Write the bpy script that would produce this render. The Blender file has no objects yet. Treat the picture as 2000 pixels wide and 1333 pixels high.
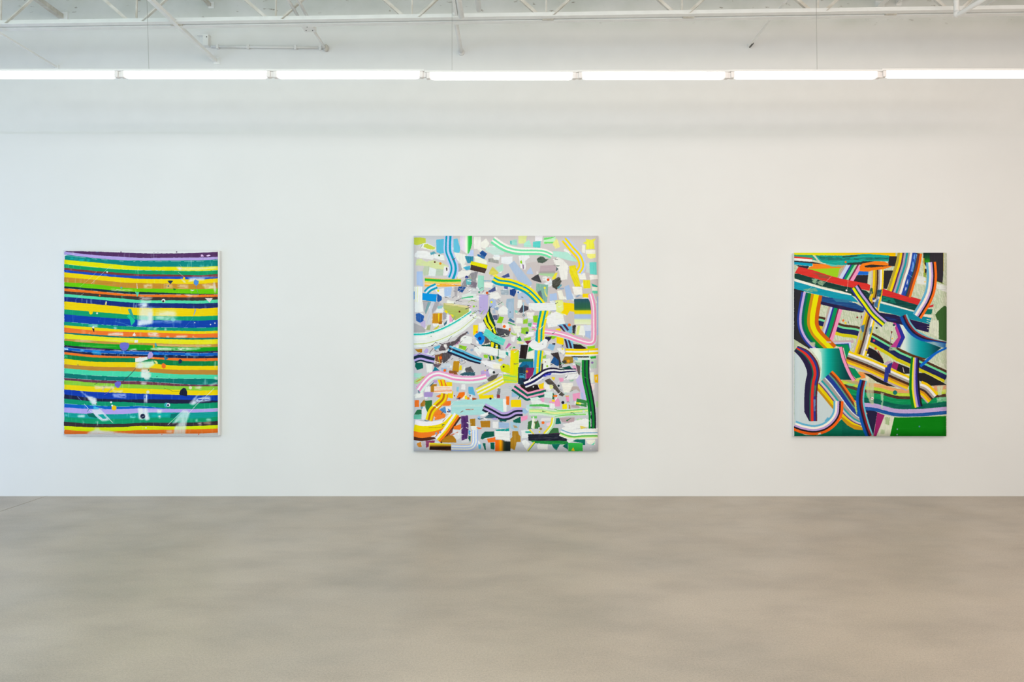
import bpy, bmesh, math
import numpy as np
from mathutils import Vector
# ---------------------------------------------------------------- camera, world, light, exposure
F, CZ, D = 1333.0, 1.54, 6.77            # focal length in pixels (2000 px frame), eye height, distance to the wall
scene = bpy.context.scene
C = scene.collection
cam_data = bpy.data.cameras.new('camera'); cam_data.sensor_width = 36; cam_data.lens = 36*F/2000
cam = bpy.data.objects.new('camera', cam_data); C.objects.link(cam)
cam.location = (0, -D, CZ); cam.rotation_euler = (math.radians(90), 0, 0)
scene.camera = cam
scene.view_settings.view_transform = 'Standard'; scene.view_settings.look = 'None'
scene.view_settings.gamma = 1; scene.view_settings.use_curve_mapping = False
scene.view_settings.exposure = 0.03
# power per lamp and daylight opening, by colour channel (W)
LP = [(20, 19, 18.5), (4, 3.2, 2.6), (82, 106, 109), (153, 118, 108), (140, 144, 97), (37, 46, 72), (115, 162, 205)]
TUBE = (1.56, 1.55, 1.53)
world = bpy.data.worlds.new('world'); scene.world = world; world.use_nodes = True
world.node_tree.nodes['Background'].inputs[0].default_value = (0.10, 0.09, 0.09, 1)
world.node_tree.nodes['Background'].inputs[1].default_value = 1.0
def area(name, loc, aim, sx, sy, power, col):
    l = bpy.data.lights.new(name, 'AREA'); l.shape = 'RECTANGLE'; l.size = sx; l.size_y = sy
    l.energy = power; l.color = col
    o = bpy.data.objects.new(name, l); C.objects.link(o); o.location = loc
    o.rotation_euler = (Vector(aim)-Vector(loc)).to_track_quat('-Z', 'Y').to_euler()
    return o
# rows of tubes nearer the camera, above the frame
LIGHTS = [
 ('lamp_row_light', (0, -2.3, 4.0), (0, -.6, 0), 13, .10, LP[0]),
 ('lamp_row_light', (4.6, -3.3, 4.1), (4.6, -1.0, 0), 4.4, .7, LP[1]),
 ('lamp_row_light', (-3.4, -6.2, 3.9), (-3.4, -3.2, 0), 6.2, 3.4, LP[2]),
 ('lamp_row_light', (3.4, -6.2, 3.9), (3.4, -3.2, 0), 6.2, 3.4, LP[3]),
 ('lamp_row_light', (0, -9.6, 3.8), (0, -6.0, 0), 13, 3.2, LP[4]),
 # daylight through the shop windows: to the left, and behind the camera
 ('window_daylight', (-7.35, -2.6, 1.3), (0, -1.0, 0.6), 3.6, 2.3, LP[5]),
 ('shopfront_daylight', (-1.0, -12.1, 1.9), (-1.0, 0, 1.6), 9.0, 3.0, LP[6])]
for n_, lo_, ai_, sx_, sy_, c_ in LIGHTS:
    m_ = max(c_)
    if m_ > 0: area(n_, lo_, ai_, sx_, sy_, m_, tuple(v/m_ for v in c_))
# ---------------------------------------------------------------- helpers
def P(px, py, d):                        # a point seen at a pixel, at distance d from the lens
    return Vector(((px-1000)*d/F, d-D, CZ+(666.5-py)*d/F))
def mat(name, col, rough=.6, emit=0, ecol=None, spec=.4, metal=0):
    m = bpy.data.materials.new(name); m.use_nodes = True
    b = m.node_tree.nodes['Principled BSDF']
    b.inputs['Base Color'].default_value = (*col, 1); b.inputs['Roughness'].default_value = rough
    b.inputs['Specular IOR Level'].default_value = spec; b.inputs['Metallic'].default_value = metal
    if emit:
        b.inputs['Emission Color'].default_value = (*(ecol or (1, 1, 1)), 1); b.inputs['Emission Strength'].default_value = emit
    return m
def nodes(m): return m.node_tree.nodes, m.node_tree.links, m.node_tree.nodes['Principled BSDF']
def noisy(m, scale, lo, hi, bump=0, stretch=(1, 1, 1), detail=6):   # base colour wanders between lo and hi
    N, L, b = nodes(m)
    tc = N.new('ShaderNodeTexCoord'); mp = N.new('ShaderNodeMapping'); mp.inputs['Scale'].default_value = stretch
    L.new(tc.outputs['Object'], mp.inputs[0])
    n = N.new('ShaderNodeTexNoise'); n.inputs['Scale'].default_value = scale; n.inputs['Detail'].default_value = detail
    L.new(mp.outputs[0], n.inputs['Vector'])
    r = N.new('ShaderNodeValToRGB'); r.color_ramp.elements[0].position = .3; r.color_ramp.elements[1].position = .7
    r.color_ramp.elements[0].color = (*lo, 1); r.color_ramp.elements[1].color = (*hi, 1)
    L.new(n.outputs['Fac'], r.inputs[0]); L.new(r.outputs[0], b.inputs['Base Color'])
    if bump:
        bp = N.new('ShaderNodeBump'); bp.inputs['Strength'].default_value = bump; bp.inputs['Distance'].default_value = .01
        L.new(n.outputs['Fac'], bp.inputs['Height']); L.new(bp.outputs[0], b.inputs['Normal'])
    return r
def obj(name, bm, m, parent=None, smooth=False, mw=None):
    me = bpy.data.meshes.new(name); bmesh.ops.recalc_face_normals(bm, faces=bm.faces); bm.to_mesh(me); bm.free()
    if smooth:
        for p in me.polygons: p.use_smooth = True
    me.materials.append(m)
    o = bpy.data.objects.new(name, me); C.objects.link(o)
    if parent: o.parent = parent
    return o
def tag(o, label, cat, group=None):
    o['label'] = label; o['category'] = cat
    if group: o['group'] = group
    return o
def thing(name, loc, label, cat, group=None):
    o = bpy.data.objects.new(name, None); C.objects.link(o); o.location = loc; o.empty_display_size = .1
    return tag(o, label, cat, group)
def box(bm, lo, hi, bev=0):
    x0, y0, z0 = lo; x1, y1, z1 = hi
    v = [bm.verts.new(p) for p in ((x0,y0,z0),(x1,y0,z0),(x1,y1,z0),(x0,y1,z0),(x0,y0,z1),(x1,y0,z1),(x1,y1,z1),(x0,y1,z1))]
    f = [bm.faces.new([v[i] for i in q]) for q in ((0,3,2,1),(4,5,6,7),(0,1,5,4),(1,2,6,5),(2,3,7,6),(3,0,4,7))]
    if bev:
        es = list({e for q in f for e in q.edges})
        bmesh.ops.bevel(bm, geom=es, offset=bev, segments=2, affect='EDGES', profile=.6)
def tube(bm, pts, r, n=10, cap=True):    # round bar along a polyline
    pts = [Vector(p) for p in pts]; rings = []
    for i, p in enumerate(pts):
        t = (pts[min(i+1, len(pts)-1)]-pts[max(i-1, 0)]).normalized()
        a = t.cross(Vector((0, 0, 1)) if abs(t.z) < .9 else Vector((1, 0, 0))).normalized(); b = t.cross(a)
        rr = r[i] if isinstance(r, (list, tuple)) else r
        rings.append([bm.verts.new(p+rr*(math.cos(2*math.pi*k/n)*a+math.sin(2*math.pi*k/n)*b)) for k in range(n)])
    for q0, q1 in zip(rings, rings[1:]):
        for k in range(n): bm.faces.new((q0[k], q0[(k+1) % n], q1[(k+1) % n], q1[k]))
    if cap: bm.faces.new(rings[0]); bm.faces.new(rings[-1])
def elbow(p0, c, p1, r, k=6):            # polyline rounded at the corner c
    p0, c, p1 = Vector(p0), Vector(c), Vector(p1)
    a = c+(p0-c).normalized()*r; b = c+(p1-c).normalized()*r
    return [p0]+[(1-t)**2*a+2*t*(1-t)*c+t*t*b for t in [i/k for i in range(k+1)]]+[p1]
def angle_bar(bm, p0, p1, w, t, side=1): # L section laid between two points: one leg flat, one leg up
    p0, p1 = Vector(p0), Vector(p1); d = (p1-p0).normalized(); s = d.cross(Vector((0, 0, 1))).normalized()*side
    u = s.cross(d)*side; u = u if u.z > 0 else -u
    sec = [(0,0),(w,0),(w,t),(t,t),(t,w),(0,w)]
    A = [bm.verts.new(p0+s*x+u*y) for x, y in sec]; B = [bm.verts.new(p1+s*x+u*y) for x, y in sec]
    for i in range(6): bm.faces.new((A[i], A[(i+1) % 6], B[(i+1) % 6], B[i]))
    bm.faces.new(A[::-1]); bm.faces.new(B)
# ---------------------------------------------------------------- the setting
WX0, WX1, WY0, ZT = -7.4, 7.4, -12.2, 5.25
m_wall = mat('white_wall_paint', (.86, .86, .85), .75, spec=.2); noisy(m_wall, 1.3, (.825,.83,.82), (.85,.855,.845), .02, detail=3)
m_up = mat('old_white_wall_paint', (.84,.84,.83), .8, spec=.2)
r_ = noisy(m_up, 5, (.83,.835,.82), (.855,.86,.845), .06)
def struct(o): o['kind'] = 'structure'; return o
def flecks_and_shade(m):                           # bare dark specks on the rough top courses of the old wall, plus painted shade
    N, L, b = nodes(m); tc = N.new('ShaderNodeTexCoord'); mp = N.new('ShaderNodeMapping'); mp.inputs['Scale'].default_value = (7, 7, 18)
    L.new(tc.outputs['Object'], mp.inputs[0])
    n = N.new('ShaderNodeTexNoise'); n.inputs['Scale'].default_value = 1.6; n.inputs['Detail'].default_value = 4; L.new(mp.outputs[0], n.inputs['Vector'])
    r = N.new('ShaderNodeMapRange'); r.inputs[1].default_value = .66; r.inputs[2].default_value = .74; L.new(n.outputs['Fac'], r.inputs[0])
    sp = N.new('ShaderNodeSeparateXYZ'); L.new(tc.outputs['Object'], sp.inputs[0])
    h = N.new('ShaderNodeMapRange'); h.inputs[1].default_value = 4.66; h.inputs[2].default_value = 4.80; L.new(sp.outputs['Z'], h.inputs[0])
    mu = N.new('ShaderNodeMath'); mu.operation = 'MULTIPLY'; L.new(r.outputs[0], mu.inputs[0]); L.new(h.outputs[0], mu.inputs[1])
    mx = N.new('ShaderNodeMix'); mx.data_type = 'RGBA'; old = b.inputs['Base Color'].links[0].from_socket
    L.new(mu.outputs[0], mx.inputs['Factor']); L.new(old, mx.inputs['A']); mx.inputs['B'].default_value = (.34, .31, .26, 1)
    # shade under the deck painted in: patchy greyer tone on the top courses
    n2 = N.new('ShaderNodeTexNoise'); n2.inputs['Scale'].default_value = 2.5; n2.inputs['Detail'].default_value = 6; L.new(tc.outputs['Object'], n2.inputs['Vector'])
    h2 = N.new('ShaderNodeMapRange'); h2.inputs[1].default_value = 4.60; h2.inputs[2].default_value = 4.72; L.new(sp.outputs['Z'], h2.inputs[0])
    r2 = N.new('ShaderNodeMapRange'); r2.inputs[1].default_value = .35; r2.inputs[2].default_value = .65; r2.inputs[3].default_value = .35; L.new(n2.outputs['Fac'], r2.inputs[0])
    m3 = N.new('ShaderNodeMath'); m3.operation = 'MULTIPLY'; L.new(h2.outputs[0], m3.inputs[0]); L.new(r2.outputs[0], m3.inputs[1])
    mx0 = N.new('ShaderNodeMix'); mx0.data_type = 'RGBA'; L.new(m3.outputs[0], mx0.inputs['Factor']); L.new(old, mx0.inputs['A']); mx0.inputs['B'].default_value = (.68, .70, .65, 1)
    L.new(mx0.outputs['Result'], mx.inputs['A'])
    L.new(mx.outputs['Result'], b.inputs['Base Color'])
flecks_and_shade(m_up)
WH = CZ+(666.5-261)*D/F                  # top of the new drywall
bm = bmesh.new(); box(bm, (WX0, 0, 0), (WX1, .3, WH)); struct(obj('wall_back', bm, m_wall))
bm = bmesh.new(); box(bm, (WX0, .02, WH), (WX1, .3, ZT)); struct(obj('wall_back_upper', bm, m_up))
m_conc = mat('polished_concrete', (.4, .37, .32), .45, spec=.6)
def concrete():
    N, L, b = nodes(m_conc); tc = N.new('ShaderNodeTexCoord')
    def nz(scale, detail, st=(1,1,1), rough=.5):
        mp = N.new('ShaderNodeMapping'); mp.inputs['Scale'].default_value = st; L.new(tc.outputs['Object'], mp.inputs[0])
        n = N.new('ShaderNodeTexNoise'); n.inputs['Scale'].default_value = scale; n.inputs['Detail'].default_value = detail; n.inputs['Roughness'].default_value = rough
        L.new(mp.outputs[0], n.inputs['Vector']); return n.outputs['Fac']
    def ramp(f, stops):
        r = N.new('ShaderNodeValToRGB'); e = r.color_ramp.elements
        while len(e) < len(stops): e.new(.5)
        for k, (p, c) in enumerate(stops): e[k].position = p; e[k].color = (*c, 1)
        L.new(f, r.inputs[0]); return r.outputs[0]
    def mix(a, bb, f, mode='MULTIPLY'):
        x = N.new('ShaderNodeMix'); x.data_type = 'RGBA'; x.blend_type = mode; x.inputs['Factor'].default_value = f
        L.new(a, x.inputs['A']); L.new(bb, x.inputs['B']); return x.outputs['Result']
    base = ramp(nz(.9, 5, (.7, 1.0, 1), .55), [(.28, FLO), (.5, FMI), (.72, FHI)])
    c = mix(base, ramp(nz(2.6, 6, (.6, 1.2, 1), .6), [(.34, (.84,.84,.85)), (.56, (1,1,1)), (1, (1.05,1.04,1.02))]), .8)
    c = mix(c, ramp(nz(90, 3), [(.35, (.84,.84,.84)), (.6, (1.05,1.05,1.05))]), .6)
    c = mix(c, ramp(nz(260, 2), [(.35, (.76,.75,.73)), (.6, (1.07,1.07,1.07))]), .7)
    c = mix(c, ramp(nz(3.3, 2, (1, 2, 1)), [(.0, (1,1,1)), (.77, (1,1,1)), (.80, (.70,.69,.68))]), .55)
    L.new(c, b.inputs['Base Color'])
    L.new(ramp(nz(2.2, 4), [(.3, (.36,)*3), (.7, (.50,)*3)]), b.inputs['Roughness'])
    bp = N.new('ShaderNodeBump'); bp.inputs['Strength'].default_value = .05; bp.inputs['Distance'].default_value = .004
    L.new(nz(60, 4), bp.inputs['Height']); L.new(bp.outputs[0], b.inputs['Normal'])
FLO, FMI, FHI = (.405,.360,.300), (.490,.426,.350), (.545,.475,.392)
concrete()
# slabs of the floor, with a sawn joint at the left running away to the wall
xj = (90-1000)*D/F; xs = [WX0, xj, WX1]
fl = bmesh.new(); g = .004
box(fl, (WX0, WY0, -.12), (xj-g, .3, 0)); box(fl, (xj+g, WY0, -.12), (WX1, .3, 0)); box(fl, (xj-g, WY0, -.12), (xj+g, .3, -.012))
struct(obj('floor', fl, m_conc))
m_side = mat('side_wall_paint', (.82, .81, .79), .8)
m_warm = mat('warm_side_wall_paint', (.78, .72, .66), .8)
def pane_wall(name, axis, at, a0, a1, wins, m, t=.25):          # wall with window openings (a, b, z0, z1)
    bm = bmesh.new()
    def bx(u0, u1, z0, z1):
        if u1-u0 < 1e-4 or z1-z0 < 1e-4: return
        if axis == 'x': box(bm, (min(at, at+t), u0, z0), (max(at, at+t), u1, z1))
        else: box(bm, (u0, min(at, at+t), z0), (u1, max(at, at+t), z1))
    u = a0
    for w0, w1, z0, z1 in wins:
        bx(u, w0, 0, ZT); bx(w0, w1, 0, z0); bx(w0, w1, z1, ZT); u = w1
    bx(u, a1, 0, ZT)
    return struct(obj(name, bm, m))
pane_wall('wall_left', 'x', WX0, WY0, 0, [(-5.0, -.5, .1, 2.8)], m_side, -.25)
pane_wall('wall_right', 'x', WX1, WY0, 0, [], m_warm, .25)
pane_wall('wall_front', 'y', WY0, WX0, WX1, [(-6, 4, .15, 3.4)], m_side, -.25)
m_glass = mat('window_glass', (1, 1, 1), .0); nodes(m_glass)[2].inputs['Transmission Weight'].default_value = 1
nodes(m_glass)[2].inputs['IOR'].default_value = 1.02
m_frame = mat('dark_window_frame', (.05, .05, .055), .4)
def window(n, axis, at, u0, u1, z0, z1, k):
    bm = bmesh.new(); w = .05; at -= .12
    def bx(bm, a0, a1, b0, b1, t=.05):
        if axis == 'x': box(bm, (at-t, a0, b0), (at+t, a1, b1))
        else: box(bm, (a0, at-t, b0), (a1, at+t, b1))
    bx(bm, u0, u1, z0, z0+w); bx(bm, u0, u1, z1-w, z1)
    for i in range(k+1):
        u = u0+(u1-u0-w)*i/k; bx(bm, u, u+w, z0+w, z1-w)
    f = struct(obj('window_%d' % n, bm, m_frame))
window(1, 'x', WX0, -5.0, -.5, .1, 2.8, 3); window(2, 'y', WY0, -6, 4, .15, 3.4, 5)
m_deck = mat('painted_roof_deck', (.74, .74, .72), .7)
bm = bmesh.new(); n = 74; dx = (WX1-WX0)/n
for i in range(n):                       # fluted deck
    x = WX0+i*dx; box(bm, (x, WY0, ZT+(.0 if i % 2 else .04)), (x+dx, .3, ZT+.1))
struct(obj('ceiling', bm, m_deck))
# ---------------------------------------------------------------- roof joist along the wall
m_steel = mat('white_painted_steel', (.80, .81, .79), .5); noisy(m_steel, 9, (.85,.86,.84), (.91,.92,.90), .02)
m_web = mat('shaded_tan_steel', (.7, .67, .6), .55); noisy(m_web, 12, (.62,.58,.50), (.82,.80,.75), .03)  # tan web steel, the shadow on the bars mixed into its colour
m_soot = mat('dusty_painted_steel', (.60, .57, .50), .6); noisy(m_soot, 14, (.50,.47,.40), (.70,.68,.62), .03)
m_dark = mat('dark_metal', (.10, .10, .09), .5)
m_white = mat('white_enamel', (.86, .86, .84), .4)
zc = lambda x: CZ+2.830+.0150*x          # underside of the bottom chord, rising to the right with the roof
XA, XB = -7.3, 7.3
joist = thing('roof_joist', (0, 6.01-D, zc(0)), 'long white open-web steel roof joist running parallel to the wall above the lamps', 'joist')
def child(name, bm, m, root, smooth=False):
    o = obj(name, bm, m, root, smooth); o.matrix_parent_inverse.identity()
    o.data.transform(__import__('mathutils').Matrix.Translation(-root.location)); return o
def chord(y0, y1, yv0, yv1, dz, leg=.055):
    bm = bmesh.new()
    for a, b, h0, h1 in ((y0, y1, 0, .007), (yv0, yv1, .007, leg)):
        v = [bm.verts.new((x, y-D, zc(x)+dz+h)) for x in (XA, XB) for y, h in ((a, h0), (b, h0), (b, h1), (a, h1))]
        for q in ((0,1,2,3),(7,6,5,4),(0,4,5,1),(1,5,6,2),(2,6,7,3),(3,7,4,0)): bm.faces.new([v[i] for i in q])
    return bm
child('bottom_chord', chord(5.945, 5.999, 5.992, 5.999, 0), m_steel, joist)
child('bottom_chord', chord(6.020, 6.074, 6.020, 6.027, -.004), m_steel, joist)
child('top_chord', chord(5.945, 5.999, 5.992, 5.999, .46), m_steel, joist)
child('top_chord', chord(6.020, 6.074, 6.020, 6.027, .46), m_steel, joist)
dj = 6.0095; X = lambda px: (px-1000)*dj/F
nodes_px = [-530, -264, 1, 266, 538, 804, 1066, 1331, 1597, 1863, 2128, 2393]
for a, b in zip(nodes_px, nodes_px[1:]):
    xa, xb = X(a), X(b); xm = (xa+xb)/2
    for s, e in ((xa+.055, xm-.04), (xb-.055, xm+.04)):
        bm = bmesh.new(); angle_bar(bm, (s, dj-D-.010, zc(s)+.012), (e, dj-D-.010, .0+zc(e)+.465), .026, .006)
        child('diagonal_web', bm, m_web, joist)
for a in nodes_px[1:-1]:
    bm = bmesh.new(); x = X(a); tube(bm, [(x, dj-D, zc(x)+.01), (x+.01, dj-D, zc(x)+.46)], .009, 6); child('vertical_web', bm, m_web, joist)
for px in (345, 1345, 1070, 1740):       # filler plates and welds between the two angles
    bm = bmesh.new(); x = X(px); box(bm, (x-.05, 5.999-D, zc(x)-.006), (x+.05, 6.02-D, zc(x)+.012)); child('spacer_plate', bm, m_soot, joist)
# ---------------------------------------------------------------- bars, pipes and conduits running to the wall
UP = D+.02                              # depth of the old wall face
def run(px, py, d1=5.3, d0=UP):          # a level line from a wall point (as seen at px, py) towards the room
    a = P(px, py, d0); return a, Vector((a.x, d1-D, a.z))
def bar(name, px, py, w, label, cat='brace', d1=5.3, d0=UP, group=None, m=None, up=0, dx=0):
    a, b = run(px, py, d1, d0); b = b+Vector((dx, 0, up)); r = thing(name, a, label, cat, group)
    bm = bmesh.new(); angle_bar(bm, a-Vector((0, .006, 0)), b, w, .005); child('bar', bm, m or m_steel, r)
    bm = bmesh.new(); box(bm, (a.x-w*.9, a.y-.008, a.z-w*.6), (a.x+w*.9, a.y, a.z+w*1.5)); child('wall_plate', bm, m_steel, r)
    return r, a, b
bar('bridging_bar', 112, 133, .018, 'thin white bridging bar ending on the wall above the far left light', d1=5.4)
r, a, b = bar('bridging_bar', 424, 122, .034, 'double white bridging bar ending on the wall right of the small wall bracket', d1=5.2)
bm = bmesh.new(); tube(bm, [a+Vector((-.035, 0, .045)), b+Vector((-.035, 0, .045))], .012, 8); child('rod', bm, m_steel, r, True)
bar('bridging_bar', 125, 37, .045, 'broad white bar ending on the wall just above the joist at top left', d1=5.6, m=m_soot)
bar('bridging_bar', 413, 13, .03, 'stub of a dusty bar at the top edge, right of the double bridging bar', d1=5.9, m=m_soot)
r, a, b = bar('bridging_bar', 1464, 93, .024, 'white bridging bar with dark tip, right of centre near the wall top', d1=5.4)
bm = bmesh.new(); v = (b-a).normalized(); tube(bm, [a+Vector((.0, -.005, .006)), a+v*.09+Vector((0, 0, .006))], .012, 8); child('dark_tip', bm, m_dark, r, True)  # short dark end piece where the bar meets the wall
bar('bridging_bar', 1718, 17, .050, 'broad white bar ending above the joist, left of the round elbow pipe', d1=5.8)
bar('bridging_bar', 1755, 8, .030, 'narrow white bar beside the broad bar, left of the round elbow pipe', d1=5.8)
bar('bridging_bar', 1922, 17, .020, 'thin white bar at the top edge, right of the round elbow pipe', d1=5.8)
# pipe from the wall, through the junction box, with two conduits going on
a, b = run(638, 96); jd = 6.28; jb = P(603, 51, jd)
r = thing('junction_box', jb, 'white junction box with conduits hanging under the joist, left of centre', 'junction box')
bm = bmesh.new(); box(bm, (jb.x-.055, jb.y-.10, jb.z-.03), (jb.x+.055, jb.y+.06, jb.z+.03), .006); child('box_body', bm, m_white, r)
for dx in (-.03, .03, 0):
    bm = bmesh.new(); tube(bm, [jb+Vector((dx, .02 if dx else -.05, -.034)), jb+Vector((dx, .02 if dx else -.05, -.028))], .005, 8); child('screw', bm, m_dark, r)
for dx in (-.045, .035):
    bm = bmesh.new(); tube(bm, [jb+Vector((dx, -.09, .005)), jb+Vector((dx*1.05, -.5, .03)), jb+Vector((dx*1.1, -1.0, .05))], .014, 10); child('conduit', bm, m_white, r, True)
r = thing('conduit_pipe', a, 'white conduit from the junction box to an elbow on the wall', 'conduit')
bm = bmesh.new(); tube(bm, [jb+Vector((.02, .05, 0)), a+Vector((-.01, -.03, 0))], .013, 10); child('pipe', bm, m_white, r, True)
bm = bmesh.new(); bmesh.ops.create_uvsphere(bm, u_segments=14, v_segments=8, radius=.032)
for v in bm.verts: v.co = Vector((v.co.x*.8, v.co.y*.8, v.co.z*1.1))+a-Vector((0, .024, 0))
child('elbow_cap', bm, m_soot, r, True)
e0, e1 = P(412, 91, UP-.02), P(632, 93, UP-.02)
r = thing('conduit_pipe', e0, 'level white conduit along the wall from the small bracket to the elbow', 'conduit')
bm = bmesh.new(); tube(bm, [e0, e1], .011, 10); child('pipe', bm, m_white, r, True)
for t in (.06, .33, .75, .97):
    c = e0.lerp(e1, t); bm = bmesh.new(); box(bm, (c.x-.012, c.y-.014, c.z-.02), (c.x+.012, c.y+.02, c.z+.02), .003); child('pipe_clip', bm, m_white, r)
c = P(404, 80, UP)
r = thing('wall_bracket', c, 'small white angle bracket on the wall at the left end of the level conduit', 'bracket')
bm = bmesh.new(); box(bm, (c.x-.02, c.y-.05, c.z-.065), (c.x+.035, c.y, c.z+.045), .004); child('plate', bm, m_steel, r)
bm = bmesh.new(); box(bm, (c.x-.075, c.y-.055, c.z+.035), (c.x+.04, c.y, c.z+.045), .002); child('flange', bm, m_steel, r)
bm = bmesh.new(); tube(bm, [c+Vector((.02, -.053, .018)), c+Vector((.02, -.048, .018))], .006, 8); child('bolt', bm, m_dark, r)
# round pipes
def pipe(name, pts, rad, label, m=m_white, cat='pipe'):
    r = thing(name, pts[0], label, cat); bm = bmesh.new(); tube(bm, pts, rad, 14); child('pipe', bm, m, r, True); return r
a, b = run(901, 103, 5.98); r = pipe('stub_pipe', [a, b], .019, 'faint white pipe running from the wall to the joist at the centre')
bm = bmesh.new(); tube(bm, [a, a-Vector((0, .03, 0))], .03, 14); child('wall_flange', bm, m_white, r, True)
q = P(901, 32, 5.86); r = pipe('round_pipe', [q, q+Vector((0, -.75, 0))], .024, 'thick white pipe with a rounded end crossing the joist at the centre')
bm = bmesh.new(); bmesh.ops.create_uvsphere(bm, u_segments=14, v_segments=8, radius=.025)
for v in bm.verts: v.co += q
child('end_cap', bm, m_white, r, True)
bm = bmesh.new(); box(bm, (q.x-.055, q.y-.7, q.z-.01), (q.x-.028, q.y-.02, q.z+.03), .004); child('strap', bm, m_steel, r)
q = P(935, 19, 6.2); pipe('round_pipe', [q, q+Vector((0, -.6, 0))], .024, 'shorter white pipe just right of the thick rounded pipe at the centre')
q = P(1868, 31, 5.78)
r = pipe('elbow_pipe', elbow(q+Vector((-.01, 0, .75)), q, q+Vector((.12, -.9, .0)), .05), .021, 'white pipe with a round elbow dropping over the joist at top right')
bm = bmesh.new(); bmesh.ops.create_uvsphere(bm, u_segments=14, v_segments=8, radius=.030)
for v in bm.verts: v.co += q+Vector((0, -.01, .012))
child('elbow_fitting', bm, m_white, r, True)
# ---------------------------------------------------------------- the row of tube lights
DT = 5.77; m_tube = mat('lit_tube', (.9, .9, .9), .4, TUBE[0], tuple(v/TUBE[0] for v in TUBE))
m_hold = mat('lampholder_plastic', (.88, .84, .82), .45)
ends = [(-52, 226, 145.5), (245, 522, 145.5), (543, 819, 145.8), (842, 1116, 148), (1138, 1413, 147.3), (1434, 1710, 146.5), (1730, 2006, 144.5)]
where = ['leftmost fluorescent tube light, cut by the left edge of the photo', 'second fluorescent tube light from the left, above the striped painting',
    'third fluorescent tube light from the left, between striped and middle painting', 'fourth fluorescent tube light, directly above the middle painting',
    'fifth fluorescent tube light from the left, just right of the middle painting', 'sixth fluorescent tube light, above the left half of the right painting',
    'rightmost fluorescent tube light, cut by the right edge of the photo']
# height of the wires' hooks on the deck
L_ = (ends[1][1]-ends[1][0])*DT/F; RT = .031
def fixture(loc, label):
    r = thing('tube_light', loc, label, 'light', 'tube lights in the row along the wall')
    h = L_/2
    bm = bmesh.new(); box(bm, (-h-.045, -.030, .020), (h+.045, .030, .036), .003); obj('housing', bm, m_white, r)
    bm = bmesh.new(); xs = [-h, -h+.004, -h+.014, -h+.03, h-.03, h-.014, h-.004, h]; rs = [.016, .022, .028, RT, RT, .028, .022, .016]
    tube(bm, [(x, 0, -.006) for x in xs], rs, 20); obj('tube', bm, m_tube, r, True)
    for s in (-1, 1):
        bm = bmesh.new(); x0 = s*(h+.002); x1 = s*(h+.032)
        box(bm, (min(x0, x1), -.022, -.030), (max(x0, x1), .022, .021), .005)
        tube(bm, [(s*(h-.004), 0, -.006), (x1, 0, -.006)], .019, 12)
        obj('lamp_holder', bm, m_hold, r)
    bm = bmesh.new(); box(bm, (h+.030, -.012, -.026), (h+.056, .014, .021), .003); obj('joiner', bm, m_hold, r)
    return r
def copy_tree(o, label):
    c = o.copy(); C.objects.link(c); c['label'] = label
    for ch in list(o.children):
        k = ch.copy(); C.objects.link(k); k.parent = c
    return c
for i, ((a, b, y), lab) in enumerate(zip(ends, where)):
    p = P((a+b)/2, y, DT)
    if i == 0: f0 = fixture(p, lab)
    else: o = copy_tree(f0, lab); o.location = p
m_wire = mat('thin_steel_wire', (.45, .45, .43), .4, metal=.6)
for (xa, xb, lab) in ((291, 283, 'thin hanging wire above the second tube light from the left'), (883, 883, 'thin hanging wire above the tube light over the middle painting'),
        (1596, 1592, 'thin hanging wire above the sixth tube light, left of the right painting')):
    p = P(xa, 140, DT)+Vector((0, 0, .006)); q = P(xb, 0, DT); q.z = ZT; q.x = p.x+(q.x-p.x)*1.2
    bm = bmesh.new(); tube(bm, [p, q], .0017, 6); o = obj('hanging_wire', bm, m_wire); tag(o, lab, 'wire', 'wires holding the row of tube lights')
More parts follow.
